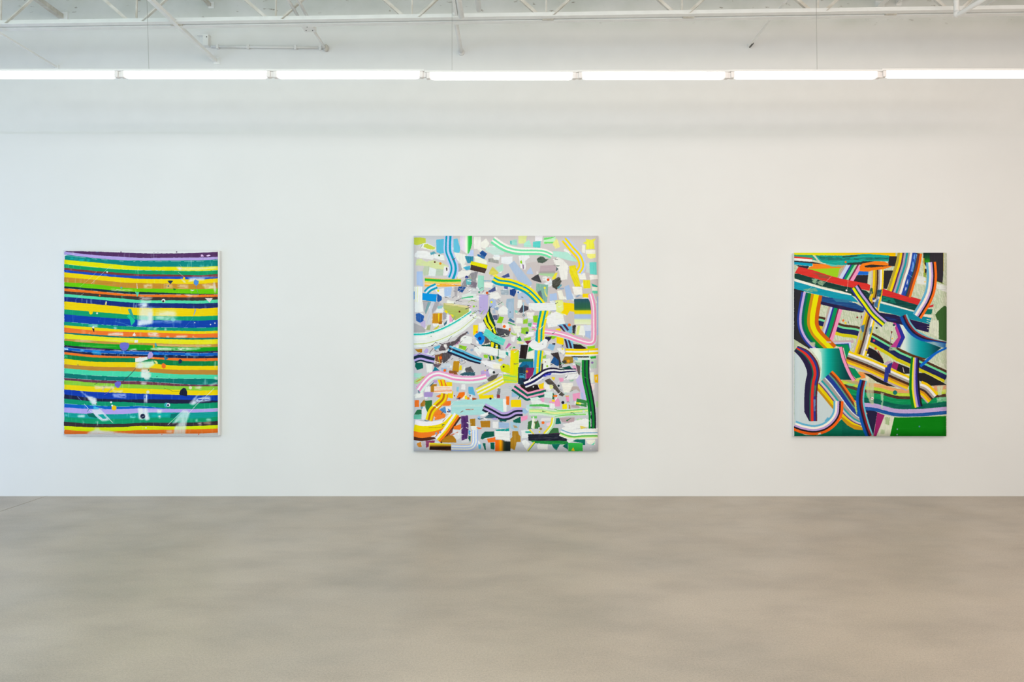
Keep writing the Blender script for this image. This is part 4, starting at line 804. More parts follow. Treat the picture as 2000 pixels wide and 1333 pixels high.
c2.draw('''
@ A
p c8ccd4 t.1 ; 80 45 640 45 600 200 480 260 80 240
p c2cc46 ; 82 90 200 85 300 105 300 185 200 215 130 232 82 215
p e8ece0 w1 ; 240 200 330 190 490 270 480 320 400 330 250 290 180 280
p c6d04e w.8 ; 270 215 330 205 480 275 460 310 380 310 260 265
p e9eaea w1 ; 90 400 140 340 260 330 440 380 450 470 430 500 330 490 90 450
p 58b8d8 t.2 ; 495 130 640 110 640 380 570 390 500 360
p 60bcdc t.2 ; 815 115 890 105 940 280 930 370 870 375 815 350
p e0cdea@0,e6dcea@.38,f0f2e6@.52,e4f0d8@.58,34be54@.72,22b844@.93 ; 940 45 1160 45 1160 200 1110 390 1060 385 940 300
p e8ebe5 w1 ; 830 360 1040 400 1060 500 1000 640 900 520 840 450
p 2484a4 a90 t.9 w1 ; 1030 430 1190 440 1185 540 1080 570 1040 480
p b8c8f0 ; 1130 320 1190 320 1190 430 1070 430 1100 385
p d2dea0 w1.2 k.1 ; 130 490 220 480 300 540 440 510 600 560 720 620 700 690 600 700 480 670 300 620 170 610 110 610
p bccab0 w.8 ; 270 620 370 620 350 780 270 800 240 740
p dde6e6 w.8 ; 370 640 500 680 480 810 350 800
p b5c8b6 w.8 ; 500 670 640 680 620 800 480 800
p e9e8ea w.8 ; 640 620 730 640 740 790 620 800
p e6ebea w1 ; 450 385 640 420 650 520 560 500 450 470
p 4898ac w1.5 k.2 ; 385 370 460 345 500 380 440 405 390 415
p a8c0e6 t.2 ; 130 720 245 715 250 1000 130 970
p ecedec w1 ; 80 1000 235 1000 235 1333 95 1333
s 8 e4ec90 ; 150 1010 140 1333
s 8 e8eca8 ; 108 1010 105 1333
p 2a80c8 ; 78 1090 92 1090 92 1240 78 1240
p a8c2e8 t.2 ; 650 1020 790 1000 760 1200 630 1190
p e9e9ec w1 ; 470 1060 640 1030 650 1190 560 1200
p aca8b0 w.8 ; 880 560 940 580 980 680 910 745 880 700
p e8e6e2 w1 ; 860 740 1000 700 1140 700 1140 800 1000 820 900 860
p 8c8a92 w1.2 k.15 ; 1140 750 1240 720 1240 1060 1100 1000 940 1010 1000 900
p 3ba8cc w1 ; 990 640 1130 610 1120 690 1050 695
p 60b4bc w.8 ; 1050 870 1145 860 1140 960 1050 970
p 234f94 t.7 ; 910 1000 1050 1010 980 1115 890 1080
p a8a4ac w1 k.1 ; 830 1000 900 1010 880 1200 840 1180
p 2058a0 t.6 ; 515 1130 600 1190 600 1250 540 1290 510 1270
p d8e4e0 w1 ; 960 1160 1240 1080 1240 1260 1000 1240
s 16/26 2fb878 ; 965 1220 1080 1200 1180 1190
s 34/50 d8e49a k.4 ; 1120 850 1240 800
s 8 5a6a70 ; 200 280 240 215
p 9a9690 k.3 ; 240 1260 400 1260 380 1333 240 1333
r 178/165 bac8f0:28,0098b8:32,bac8f0:40,0098b8:42,bcc8f2:30 w.3 t.15 ; 770 850 800 780 822 680 808 580 765 470 720 345 718 200 727 40
r 165/130 eebc50:15,28b434:42,dcd850:22,ffc070:26,f4e8d0:14,ffae40:36 w.5 t.7 ; 280 915 600 930 955 925
s 20/5 e8b018 ; 560 960 780 960
r 105 0098bb:34,cfe0f6:34,0098bb:36 t.3 ; 300 1120 375 1045 500 985
p 0090dc t.15 ; 240 1120 510 1145 490 1285 235 1250
d 1c2a80 30 ; 1060 830
d 41683c 17 ; 550 422
d 5e2e2a 17 ; 468 545
d e08a18 22 ; 572 572
s 26/20 40282c ; 688 648 692 705
d e8de00 20 ; 532 1078
@ B
p eceae6 w1 ; 50 70 180 70 190 300 50 300
p ececE4 w1 ; 180 180 280 100 340 200 280 300 180 270
p c5ddd8 w1 ; 270 270 500 260 620 360 600 410 400 410 260 330
p 1d4f96 a30 t.8 ; 155 375 210 325 300 390 260 450 230 470 200 440
p 3670a8 a30 t.8 ; 115 400 140 395 270 470 235 490 120 430
p e9eddc w.8 ; 70 460 110 430 290 520 300 590 70 540
p 9a9c98 a90 t.9 w.8 ; 320 480 400 475 510 510 515 570 430 560 320 540
p e4e8ee w.8 ; 560 450 770 440 770 570 680 590 560 560
p e8eaea w1 ; 400 450 540 450 520 510 420 500
p a9bdda t.2 ; 700 600 800 520 1140 940 1090 1000 880 900 840 830
p b0dccb w.8 ; 450 650 590 580 600 700 520 740
p d4cc58 w.8 t.6 ; 350 700 400 630 510 740 500 770 430 790 330 770
p 44528c a-20 t.9 ; 555 820 700 750 720 820 620 840
p 9ad8cc w.7 ; 720 150 850 120 860 240 730 220
p 50b8b8 ; 725 150 750 150 755 215 730 215
p dbe59a ; 880 60 1040 55 1010 200 880 200
p a8e2d2 w.8 ; 980 200 1080 130 1130 270 980 260
p 58cec8 ; 1150 170 1290 150 1290 280 1150 270
p eceaf0 w.8 ; 1190 60 1330 60 1320 150 1190 150
p e9eaee w1.2 ; 880 430 1060 400 1090 460 1000 530 1020 600 1010 690 920 660
p 88cc14 ; 910 530 940 510 950 570 920 570
p 8a7090 ; 950 570 980 600 985 670 960 670
p b0c4e6 ; 1040 720 1110 640 1160 770 1030 770
p ebe9e4 w.8 ; 250 920 420 930 380 1030 240 1010
p 96d6c2 w.8 ; 130 790 240 800 240 1050 180 1100 120 1000
p 8a8890 w1 k.1 ; 0 760 130 720 100 850 0 860
p 7a7080 w1 k.1 ; 0 900 110 930 100 1010 0 1010
p c8ccd0 w1.5 k.2 ; 0 1020 130 1040 110 1130 0 1140
d 189068 17 ; 150 1105
p b6a8da t.15 ; 145 1150 320 1150 310 1500 150 1500
p 4a5488 w.8 ; 310 1090 450 1000 460 1080 350 1110
p e8e8e6 w1.2 ; 340 1120 500 1100 560 1200 480 1240 350 1220
p a8b8dc w.6 ; 340 1250 400 1220 460 1260 470 1400 350 1400
d e0e020 20 ; 380 1288
p 9aaab8 w1.5 k.2 ; 540 1060 700 1060 700 1160 560 1160
p 4a5aa0 ; 610 990 690 990 680 1050 620 1040
p 1c3f86 t.6 ; 720 1060 820 1040 840 1100 800 1190 720 1150
p b0c0dc t.2 ; 860 1130 1000 1100 1060 1200 1120 1333 1040 1333 1000 1240 870 1230
d 2868b8 18 ; 877 1107
p 98b4cc w.6 ; 660 1230 800 1220 790 1600 690 1580 650 1333
p e7e9e8 w.8 ; 870 1250 940 1250 960 1400 860 1400
d c8501c 24 ; 298 1118
s 14/9 3a9cc0 ; 235 895 390 897
s 8 287a48 ; 585 1285 500 1340
r 78 e2da00:46,e8e000:4 t.1 w.3 ; -10 568 290 645
p 443430 t.3 ; -2 595 288 665 255 752 -15 690
r 78 e2da00:46 t.1 w.3 ; 2 565 298 640
p 443430 t.3 ; 2 592 288 668 255 752 -18 690
p ffe46a w1 k.3 ; 390 780 460 770 520 830 440 850
@ C
p c4ecc6 w.8 ; 160 90 380 70 380 190 160 205
p 70dc74 w.8 ; 160 95 380 70 300 105 165 135
p 78dc74 w.8 ; 165 170 380 165 370 190 170 208
p ece890 w1.2 k.1 ; 320 200 400 100 470 260 380 300
p b0e2d4 w.8 ; 330 340 600 360 810 545 640 520 430 460 330 440
p 46564c w1.6 ; 30 490 90 440 150 440 190 490 250 485 230 510 170 560 60 560
p b8a4ac@0,baa8b0@.45,a49a9c@.6,a4cc9c@.75,a8d8a0@1 v t.2 ; 100 610 400 600 380 720 350 825 70 780 85 690
p 506068 ; 400 620 450 660 385 720
p e8e8e4 w1.5 ; 330 490 430 455 520 500 620 610 600 870 480 880 440 700 370 580
p 54705e k.4 w1.5 ; 340 590 460 600 440 630 350 610
p e8dc38 w.8 ; 380 740 420 740 380 860 300 870
p e4ecf0 w1 ; 190 850 300 860 300 910 200 900
p 40423a w1.8 a-40 t.9 ; 320 890 380 850 450 820 490 900 450 1000 400 1060 310 1000
p 58a0b0 w.8 ; 410 1020 480 960 500 970 430 1050
d d8501c 25 ; 242 874
p e9e844 w1 a90 ; 950 110 1040 130 1130 100 1090 170 1110 300 940 310 950 220 880 190 950 160
p eceae0 w1 ; 870 230 930 230 930 380 870 370
p eeee80 w.8 ; 960 320 1120 320 1125 460 1030 485 970 450
p ecebe2 ; 940 320 1120 320 1120 390 940 390
p 66d2cb a90 t.3 ; 1010 550 1140 545 1145 780 1020 770
p ecebe8 w1 ; 1010 785 1160 785 1170 860 1020 880
p c8ddd8 w1 o.7 ; 950 570 1010 560 1010 740 950 740
p e4d61c a60 t.6 ; 635 620 750 600 800 800 850 1000 740 1000 640 740
p eaeae2 w1 ; 790 760 930 740 950 870 830 870
p e6da18 a90 t.3 ; 890 880 1020 880 1030 1030 900 1035
p 404044 ; -82 860 0 800 60 770 120 930 -20 890
p 84b4a6 a90 t.8 w.8 ; 20 940 240 970 240 1050 220 1290 150 1280 110 1200 20 1080
p 5c6e78 w1.2 k.2 ; 40 1100 110 1070 150 1250 100 1250
d ece030 20 ; 180 1025
s 10/24 e6e060 ; 178 1040 188 1120 225 1190
p a4bce0 t.15 ; 545 1000 630 970 720 1230 590 1255
p eceae4 w.8 t.6 ; 690 1000 870 1010 880 1150 730 1160
p a8bfe4 t.2 ; 270 1140 400 1120 410 1250 270 1270
p ebeade w.6 ; 410 1080 500 1070 540 1240 450 1240
p 28a894 w.8 ; 1050 940 1160 990 1150 1020 1060 990
p e6e9dc w.8 ; 1060 1010 1160 1010 1160 1080 1060 1080
p 66d0b0 w.8 ; 1060 1080 1160 1080 1160 1130 1070 1130
p f0d000 ; 885 1135 1000 1130 990 1210 880 1200
p dde680 t.2 ; 380 1260 510 1250 530 1600 390 1600
@ B
r 150/125 f2eeea:34,72dea6:34,f4efea:32,74dea8:42 w.35 t.2 ; 400 130 560 240 700 305 900 345 1240 350 1380 370 1500 425
r 150/150 ffe000:38,0098b0:32,ffe200:38,0098b0:42 w.25 t.1 ; 412 852 520 905 700 930 850 975 1050 1070 1240 1250 1330 1370
@ C
r 142 b6c8f4:36,ffd400:36,b6c8f4:34,ffd200:38 w.3 t.2 ; 545 115 690 285 820 430 872 560 865 650 810 740
@ D
p e9ebea w.8 ; 95 0 240 0 260 180 190 190 95 190
p a8a8b2 a110 t.5 ; 250 0 400 0 300 230 260 150
p 78a0a8 a110 ; 340 0 400 0 300 230 285 180
p c9cdda a110 t.5 w1 ; 400 0 470 0 400 250 380 420 300 420
p a4a2ac a110 w1 ; 470 0 560 0 520 100 420 230 410 150
p e4e6e6 w1 ; 520 100 640 90 630 200 480 190
p 8cc2c8 w.6 ; 520 80 620 70 600 120 520 130
p 1f56a8 a90 t.8 w1 ; 115 220 180 205 270 260 260 350 200 390 120 350
p bcaed8 w1 ; 190 390 290 340 300 490 230 470
p aaa8ac t.15 ; 78 390 240 460 300 520 280 575 78 590
p c88a1c a90 t.4 ; 430 215 610 210 600 400 420 400
p f0d010 ; 530 212 555 210 545 400 532 330
p a4661c w.6 ; 540 370 610 360 600 415 540 415
p 9a98a4 w1.2 ; 620 190 690 200 680 320 620 330
p bab97a,b0be60,a8bc58 v t.4 ; 630 20 800 30 1100 80 1100 200 850 340 790 300 720 210 630 120
p dcd098 w.5 k.2 ; 650 20 1100 80 1110 120 660 50
p e2a8c8 ; 1100 60 1160 80 1120 120
p f0d800 w1.2 ; 640 175 675 150 710 190 690 220
p f0d820 w1 ; 740 220 820 250 810 280
p e8a0c8 w.7 ; 740 240 770 240 800 360 740 390
p eceaf0 w.7 ; 690 230 740 240 740 390 700 420
p 38687c w.7 ; 640 400 700 340 690 400 640 450
p a8ae7c w1 ; 330 440 400 420 380 520 300 530
p ccc83c w1 ; 430 520 540 430 550 460 500 510
p e8ebea w1 ; 950 610 1160 650 1160 790 950 770
p e6eae4 w1 ; 1100 120 1238 140 1238 260 1110 230
d 6a2a1c 17 ; 928 180
d 84cc10 18 ; 1195 85
r 275/265/250/190 eef2ec:14,20c4b8:30,cfe8e2:20,eceeec:88,e6e9e8:58,c6d480:16,e4eae8:62 w.5 t.45 ; 76 715 300 702 520 645 720 560 920 450 1080 330 1210 225
p b07c1c w.6 t.5 ; 95 885 235 875 230 940 160 940
p b8a2dc w.8 ; 260 930 310 860 355 890 320 980
p dcdfe4 w1 ; 290 960 460 930 470 1020 330 1000
r 150 b6a4e0:25,14283c:50,b6a6e4:36,163444:28 t.3 ; 78 1065 200 1030 330 1060 460 1090
p 54484e w1.6 t.8 k.05 ; 530 880 600 790 700 760 850 720 950 610 1080 550 1085 575 960 660 900 780 750 830 700 900 560 910
p 4c464c w1.6 t.9 k.05 ; 600 960 740 930 800 970 700 1100 620 1150 600 1050
p ebe8e6 w1.5 ; 620 790 680 780 720 880 690 920 650 850
s 10/20 e4e2e2 ; 560 940 640 930 720 890
p 58b0d0 w.7 ; 450 840 570 800 560 850 470 900
s 9 3c3c44 ; 440 860 385 930 375 970
s 10 c060a8 ; 940 720 850 800
p 825030 w.9 t.7 ; 470 990 610 960 600 1130 560 1160 480 1140
d f06018 28 ; 575 1040
s 10 e8d820 ; 530 1000 545 1080 570 1150
p 5c4c58 w1.2 ; 430 1150 560 1160 600 1150 530 1230 450 1200
r 150/145/145/120 56b4da:38,1b1f3c:36,5cb8de:36,1b1f3c:36 w.35 t.25 ; 725 875 860 930 1000 985 1142 1045 1330 1105
p 88ca20 w.5 ; 920 800 1065 830 1040 900 915 860
p e8ebe8 w1 ; 300 1150 430 1150 420 1310 320 1310
p 005e50 w.7 t.4 ; 110 1130 240 1130 255 1230 140 1270 100 1200
p 127a90 w.7 ; 420 1310 470 1200 560 1280 500 1310
p 9cb8dc w.6 ; 580 1230 690 1230 700 1310 600 1310
d ff6418 27 ; 655 1275
p be8818 w.6 t.4 ; 820 1100 930 1100 910 1310 790 1290
p e8d41c w.6 ; 930 1180 970 1180 970 1270 915 1270
p 4a4a50 w1.8 k.1 ; 1030 1240 1130 1200 1200 1300 1060 1340
p a04020 w.8 ; 730 1290 850 1290 900 1350 740 1350
s 5 50484c ; 920 1080 960 1120 1010 1080 1030 1130 960 1160 920 1110
d 88b890 10 ; 400 640
@ E
p f0d408 t.2 ; 40 430 130 430 125 560 40 630
p e6e9ea w1.2 ; 140 400 260 370 260 540 150 560
p b6a8da t.15 w.4 ; 145 0 310 0 295 100 250 240 160 225
p c8ccd4 w1.2 ; 0 120 140 120 140 220 0 220
p 50484e w1 k.1 ; 140 560 210 560 320 690 370 760 240 790 230 700
d e07818 20 ; 108 560
p 0884dc ; 60 630 95 600 160 550 200 570 255 660 240 740 190 800 150 780 130 730 90 690
d 1c2c70 33 ; 162 682
p a8b8cc w1 ; 390 150 450 140 460 220 400 220
p e8eae8 w1.2 ; 510 130 600 60 690 130 680 240 520 240 500 200
p 565c80 a90 t.8 ; 400 250 490 250 490 340 420 330
p a4bad2 w.6 t.3 ; 690 0 780 0 770 270 690 290
p 86c414 w.4 ; 475 390 530 270 610 285 570 400
p eaeae8 w1.2 ; 570 400 700 400 720 500 600 500
p 404048 w1.2 t.9 ; 460 480 600 500 740 540 700 640 560 660 500 620
s 8 dcdce0 ; 550 640 640 610
d f06418 28 ; 617 458
p e0601c ; 705 490 735 490 730 545 705 545
p 3c6890 w.6 ; 690 350 720 300 810 360 800 390
p 38a850 w.6 ; 690 370 830 430 820 440 690 400
p 84ccc0 w.8 ; 810 150 870 170 860 210 820 200
p 454250 w.6 ; 880 190 950 60 1070 90 1060 150 930 205
s 20/8 9cc8e0 ; 970 10 975 120 970 230
d 60747c 22 ; 978 250
d b8c4c8 10 ; 978 250
p e9ebe8 w1 ; 840 290 960 300 960 400 830 400
p ebe9e4 w1.2 ; 1020 190 1180 190 1150 330 1050 300
p 92c830 w.9 ; 970 330 1060 310 1050 400 970 410
p 8cca1c w.9 ; 1150 260 1245 250 1245 385 1160 380
p 5cb868 w1 ; 1060 390 1130 390 1110 470 1060 450
p e8eadf w1.2 ; 760 450 930 450 920 570 820 580
p 90c830 w.9 ; 940 480 1060 470 1080 540 1010 610 930 580
p a4cc50 w1 ; 740 570 850 590 840 630 740 600
p 96cc38 w1 ; 980 680 1120 650 1100 710 990 730
p ececec w.8 ; 1080 560 1170 560 1160 630 1000 655
d 1c3c58 24 ; 1038 575
r 110 e890c0:30,eee4ec:34,e890c0:34 t.2 ; 1140 440 1240 460
p 28a848 w.6 ; 850 700 905 635 945 720 900 730
p e9e9ec w1.2 ; 740 660 840 620 800 750 750 730
p c060a8 w.6 ; 620 890 700 765 750 790 680 850
p 7a2848 w.8 ; 1000 730 1130 715 1050 800
p e8e4a0 w1.2 ; 850 730 990 750 960 790 860 780
p 103a34 t.2 ; 345 65 360 190 385 240 450 420 470 560 520 640 470 620 380 560 300 490 220 340 290 230 325 150
p e2e200 t.1 ; 320 170 335 250 350 315 425 450 472 600 425 580 400 480 330 380 293 235
p e2e200 t.1 ; 265 270 300 380 370 480 388 565 340 520 280 430 233 320
p 103a34 ; 370 690 545 810 550 880 350 850
p e8da00 ; 375 740 430 760 415 855 365 845
p e8da00 ; 455 780 500 800 495 880 460 868
p 0c5450 w.6 ; 190 800 350 790 360 830 200 830
r 135/125 56d6c6:60,6ad2c6:40,58ccc0:40 w.6 t.5 ; 245 560 330 600 400 665 620 755
p e6eaea w.8 t.3 ; 60 860 100 820 350 830 500 880 490 1010 300 960 60 920
p dfe8e6 w.8 ; 500 890 650 910 690 960 620 1050 500 1020
p 189890 w.6 ; 640 925 690 940 690 1010 650 980
p 8ccc30 w.6 ; 230 980 310 985 310 1050 240 1040
p 0c5c3c ; 320 990 430 1010 440 1075 350 1090
p e8dc20 ; 358 995 400 1010 410 1082 370 1085
p eaeaef w1 ; 160 1095 300 1090 540 1150 520 1230 410 1240 250 1170
p f0c818 w.6 ; 500 1080 560 1050 590 1090 520 1115
s 8 1c6850 ; 510 890 508 1010
d 145c44 25 ; 495 1038
p ede9d8 w.8 ; 400 1160 560 1150 540 1250 420 1240
p eedc00,e8dc00,d8de10,d4de10 t.15 w.4 ; 735 900 890 900 880 1500 715 1500
p eeb060 w.6 ; 760 880 880 880 880 900 750 910
p 24a050 w.5 ; 770 860 800 830 830 860
p 241c1c ; 925 800 1065 800 1020 1065 895 1050
p 08a040 w.4 ; 1075 830 1170 890 1060 930
p ecebdc w1 ; 1040 950 1170 900 1180 1080 1040 1060
p e8e8ee w.8 ; 1070 780 1140 710 1260 760 1230 890 1150 880
s 30 50a8d8 ; 1215 550 1205 740
s 35 38a0dc ; 1205 890 1185 1200 1170 1400
p 2c6c4a w.8 ; 890 1060 1160 1060 1150 1130 890 1130
p 0c6c98 a90 t.6 ; 885 1333 900 1180 960 1110 1160 1110 1150 1333
p 1e4e70 a90 t.6 ; 950 1333 950 1200 1030 1160 1080 1200 1010 1333
p d2da10 w.8 t.3 ; 540 1200 600 1150 720 1180 720 1340 560 1290
d 3a3020 18 ; 604 1208
p b49cd4 w1 ; 180 1290 310 1250 360 1390 190 1390
d f0c860 14 ; 262 1278
p 383c3c w.7 ; 410 1290 440 1300 430 1340 415 1330
d 283c50 9 ; 270 1190 725 190
p 6aa8d8 o0 ; 0 0 1 0 1 1
@ F
p e9ebec w1 ; 200 280 390 175 520 240 560 400 400 455 240 480
p c4bcbc t.1 w.5 ; 560 260 650 180 730 240 730 420 600 420
p edd000 t.15 w.6 ; 520 10 640 20 700 30 730 40 730 190 640 170 600 250 480 200 530 140
p dfe890 t.2 w.6 ; 390 -20 520 -20 520 170 400 170
p a8b4d0 w1 ; 260 130 390 140 380 180 300 170
p 28506c@0,285c50@.2,2a6048@.36,507c38@.43,e4cc00@.47,e6d000@.57,a8bce0@.62,a8bce0@.76,d8e4b0@.82,dfe6cc@1 v t.15 w.3 ; 725 -55 990 -60 1050 60 1040 420 730 420
p e6e9e4 w.8 ; 770 440 1040 430 1040 640 760 610
p d8e48c w.8 ; 790 440 840 440 810 610 760 610
p d2d8e8 w.8 ; 900 430 1040 430 1040 540 920 540
p a8bce0 w.6 ; 930 540 1040 540 1030 690 930 640
p 70b2da ; 410 430 560 405 640 400 690 480 680 590 600 560
p 4a2848 ; 430 440 480 440 570 560 530 550
p 4a2848 ; 510 420 560 420 630 520 600 540
p 9ccc30 ; 650 570 740 600 720 620
d ff6c18 29 ; 635 430
p 2c2c30 w1.2 t.8 ; 690 440 760 430 740 600 700 580
p f2d200 ; 385 500 470 490 480 540 390 540
p f2d200 ; 395 640 530 670 530 800 400 770
p 78b8dc t.2 ; 530 680 700 710 720 865 590 862
p 3c2440 ; 540 685 580 700 622 860 585 858
p 3c2440 ; 608 705 645 715 692 862 650 860
p 88cc10 w1.2 ; 310 630 420 640 350 690 200 680 210 650
p 262240 w1.6 k.05 ; 180 650 310 650 290 690 230 760 240 710 190 700
p 242024 ; 705 780 850 800 960 862 860 885 720 870
p 94d010 w1 ; 960 830 1110 810 1110 860 980 875
p 88cc30 w.8 ; 700 740 850 790 1000 820 850 800
r 118/112 e4a4c6:40,f2ecf0:26,ea94be:42,cae4e2:16 w.35 t.25 ; -10 500 170 550 400 585 600 640 800 712 980 762 1060 750 1095 680 1098 400 1092 100 1060 -60 1030 -150
s 28 a8c0e6 ; 1160 -100 1165 400 1160 620
r 160/155 f0dc00:36,0098a8:33,ffe000:42,0096a8:34 w.4 t.3 ; 175 150 130 350 100 520 90 775
s 22/16 f0a840 ; 75 520 68 745
r 155/150 eedc10:30,0c9cac:30,f6dc00:40,48b0dc:42 w.4 t.25 ; 82 900 62 1100 42 1450
p e8ebee w.8 ; -110 800 -20 700 70 770 180 680 235 710 200 850 60 905 -60 880
p e4e8ea w.5 ; -120 20 380 20 400 150 280 160 0 168 -120 110
p ebebea w1 ; 400 860 545 860 560 1000 420 900
p c8e4d0 w1 ; 680 1000 1050 1000 1000 1120 760 1120
r 130 f6d000:38,e6e8ee:30,f6d000:38,eef0ec:20 w.3 t.2 ; 560 935 850 940 1178 925
d f0d820 18 ; 510 875
p 88b4d8 w.8 ; 260 780 380 790 330 910 230 860
p 2b2830 w.8 ; 320 770 380 770 370 800 320 790
p e8eae9 w1.2 ; 150 900 300 920 290 1000 200 980
p 3a3034 w.8 t.6 ; 290 960 430 935 470 1080 500 1220 450 1230 430 1080 340 1020
p 1c4f8c t.5 w.6 ; 290 1130 350 1010 440 1090 440 1190 400 1190
p 90c840 w1 ; 140 1010 210 980 200 1050 140 1060
p e6eae4 w1.2 ; 140 1060 280 1050 290 1210 140 1260
d 90c820 18 ; 225 1195
d 7a3030 10 ; 190 1118
s 34 3c3448 ; 135 1150 125 1300
p a08028 w.6 t.6 ; 550 1020 700 1020 710 1130 560 1160 500 1120
d e8981c 28 ; 618 1102
p 444038 w.8 ; 490 1110 560 1080 590 1130 530 1145
p 2e2c34 w.7 ; 670 1010 1010 1012 1000 1034 700 1036
p 8ab8dc w.7 ; 700 1030 800 1030 790 1095 740 1080
p d8e4e0 w1.2 ; 780 1040 1060 1040 1040 1070 800 1080
p 28a838 w.8 ; 1020 1020 1140 1005 1130 1050 1040 1060
p b0ccb8 w1.5 k.2 ; 1040 1080 1150 1090 1140 1240 1030 1240
d 8868a8 22 ; 1062 1130
p 8cb898 w1 ; 730 1120 860 1130 850 1200 760 1180
p 0c4c44 a90 ; 480 1230 640 1190 700 1260 560 1250
p e89cc6 w.8 ; 690 1190 750 1190 790 1290 730 1270
p 5c5454 w.8 t.6 ; 755 1160 840 1200 830 1360 800 1340
@ G
p b4d890 w1 k.1 ; 70 150 180 80 260 85 180 180 120 205 70 200
p a8dccc w1 ; 70 30 200 40 160 110 70 100
p c8a040 k.3 ; 90 170 230 80 250 90 130 170
p ecebe6 w1 ; 90 380 210 330 220 400 150 425 110 410
p a68fcc w.8 ; 225 340 370 320 360 410 230 410
p b07c20 w.6 t.4 ; 330 215 430 200 420 335 330 335
p 2c5c78 ; 110 240 135 240 160 350 145 352
p 1c5c78 ; 270 280 400 155 420 150 300 270
p b89ad0 w.8 ; 370 150 440 140 430 190 390 190
p f0d200 ; 440 140 550 130 590 245 480 245
p f07020 ; 478 140 500 140 527 245 505 245
p f07020 ; 540 140 555 140 587 245 565 245
p f0d000 w.5 ; 575 175 670 175 670 250 590 250
p f0d000 w.5 ; 600 330 690 320 680 435 600 420
p f6e2d4 t.6 ; 385 245 670 238 670 355 385 345
p f09c68 w.7 k.15 ; 385 312 670 300 670 318 385 334
p f4b088 w.7 k.2 ; 385 263 640 255 640 266 385 276
p f4b890 w.7 k.2 ; 385 288 660 282 660 290 385 298
p ff7418 w.8 ; 415 400 480 370 510 380 480 425
p ebebee w1 ; 250 250 330 240 330 330 240 330
p f87420 w.5 ; 540 480 650 470 650 550 510 548
p e6eaf0 w1 ; 570 560 650 560 650 680 570 670
p 4888c8 w1 k.1 ; 470 610 560 560 580 670 500 650
p 5088c8 w1 ; 600 590 650 620 640 665 610 640
p f07424 w.8 ; 80 460 150 460 150 570 80 570
p 307038 w.5 t.3 ; 240 470 355 460 350 580 280 680 250 580
p 287048 w.6 ; 70 690 120 610 190 610 190 690
p a87020 w.8 t.6 ; 170 520 230 450 250 500 230 580 180 600
d 6098b0 20 ; 195 580
p dde2e8 w.8 ; 215 560 245 560 290 680 240 770 190 770 190 620
p 68c0a8 w.8 t.6 ; 65 700 190 680 180 760 65 758
p f47820 w1 ; 380 680 460 600 570 690 560 740 400 778
r 118 ee9020:18,f0d600:28,b86c14:28,f2d800:32 w.3 t.2 ; 555 358 530 450 440 540 350 640 305 780
r 122/118 e6a0ca:26,f2eef4:28,ea92c4:28,d8ece4:34 w.35 t.25 ; 145 310 230 195 330 95 440 55 560 78 700 122 900 138 1050 132 1212 100
p 5cb0d8 w.8 t.4 ; 925 250 1000 250 1040 390 930 360
p 88c4d8 w.8 ; 740 250 780 250 770 330 740 320
p e8e8ea w.8 ; 820 210 880 210 880 300 810 290
p 2c5868 w1.2 t.8 ; 790 50 870 20 1030 20 1030 72 830 72
p 8c5830 w1.2 ; 620 -10 760 0 740 50 640 40
p e898c0 w.8 ; 640 40 700 40 690 62 650 60
p ff7010 w.8 ; 740 420 780 340 870 330 870 400 800 440
p 5c3040 w1.2 ; 730 440 800 410 800 448
p f6ecd8 w.8 ; 820 440 870 380 900 330 880 440
p f8d820 w.6 ; 870 390 905 390 910 445 870 445
p f08020 w.6 ; 910 410 945 420 940 450 905 450
p e8e9ea w1 ; 960 370 990 370 990 450 950 440
p b04c30 w.6 ; 990 420 1050 430 1050 446 1000 440
d 7c3c3c 12 ; 705 392 955 392
@ H
p a8dcdc w.4 t.3 ; -314 480 0 450 400 435 545 440 530 645 200 690 0 697 -310 685
p bce0dc w.5 k.3 ; -300 540 200 520 500 560 -300 570
p c08878 k.2 w.6 ; -90 600 40 598 40 612 -80 618
p f0f0ee w.8 ; 500 440 560 440 560 640 510 640
@ G
r 320/310/250/130 f0ecf2:75,f0d800:100,fc7a20:85,50281c:50 w.5 t.2 ; 62 925 200 950 400 928 560 860 690 705
s 5 6c5810 k.3 ; 300 890 420 895 540 878
s 30/10 f47c28 ; 640 960 740 700
r 135/128 f2eef2:38,f4d400:32,f87818:38,4c2a20:30 w.4 t.2 ; 452 1100 590 940 760 695
d 8aa0c0 18 ; 420 985 480 965
p eceaf0 w1.2 ; 320 1040 420 1000 410 1050
p b07818 w.8 t.4 ; 540 1060 620 1010 720 1030 740 1130 520 1130 500 1110
p 8c4030 w1.2 t.7 ; 600 1000 680 900 680 960 620 1020
p ff7820 w.5 ; 690 880 810 835 810 930 700 920
p dde0e6 w1 ; 680 930 810 935 800 1060 740 1090 690 1030
p d86c40 w.8 k.2 ; 640 1010 770 955 760 975 660 1020
p 4c2466 a90 t.7 w.9 ; 810 715 920 700 930 900 910 1080 820 1100
p d4d6dc w.8 ; 820 1100 925 1060 930 1130 820 1130
p ae7c14 w.6 t.3 ; 950 760 1035 750 1035 870 960 870
p f06020 ; 1035 880 1052 880 1052 905 1035 900
p 8a3460 w1.2 t.6 ; 250 1100 400 1095 390 1150 260 1215
p d88828 w1 t.8 ; 110 1150 180 1110 190 1200 140 1205
p c0b8c0 w1 ; 190 1110 250 1100 250 1190 200 1190
p e8dc28@0,d8c020@.2,a87020@.42,2c1810@.5,281410@.8,b88860@1 v t.5 w.6 ; 305 1132 655 1150 655 1260 310 1245
p e0b890 w.4 ; 303 1130 318 1130 315 1245 303 1245
r 112/108 f2c880:12,b0c4f0:18,eef0ee:24,b2c8f2:22,eef0e8:24,a8bcec:24 w.3 t.2 ; 655 1205 900 1210 985 1190 1022 1130 1025 1060 1025 930
p e8ecec w.8 ; 965 870 1060 870 1055 940 980 930
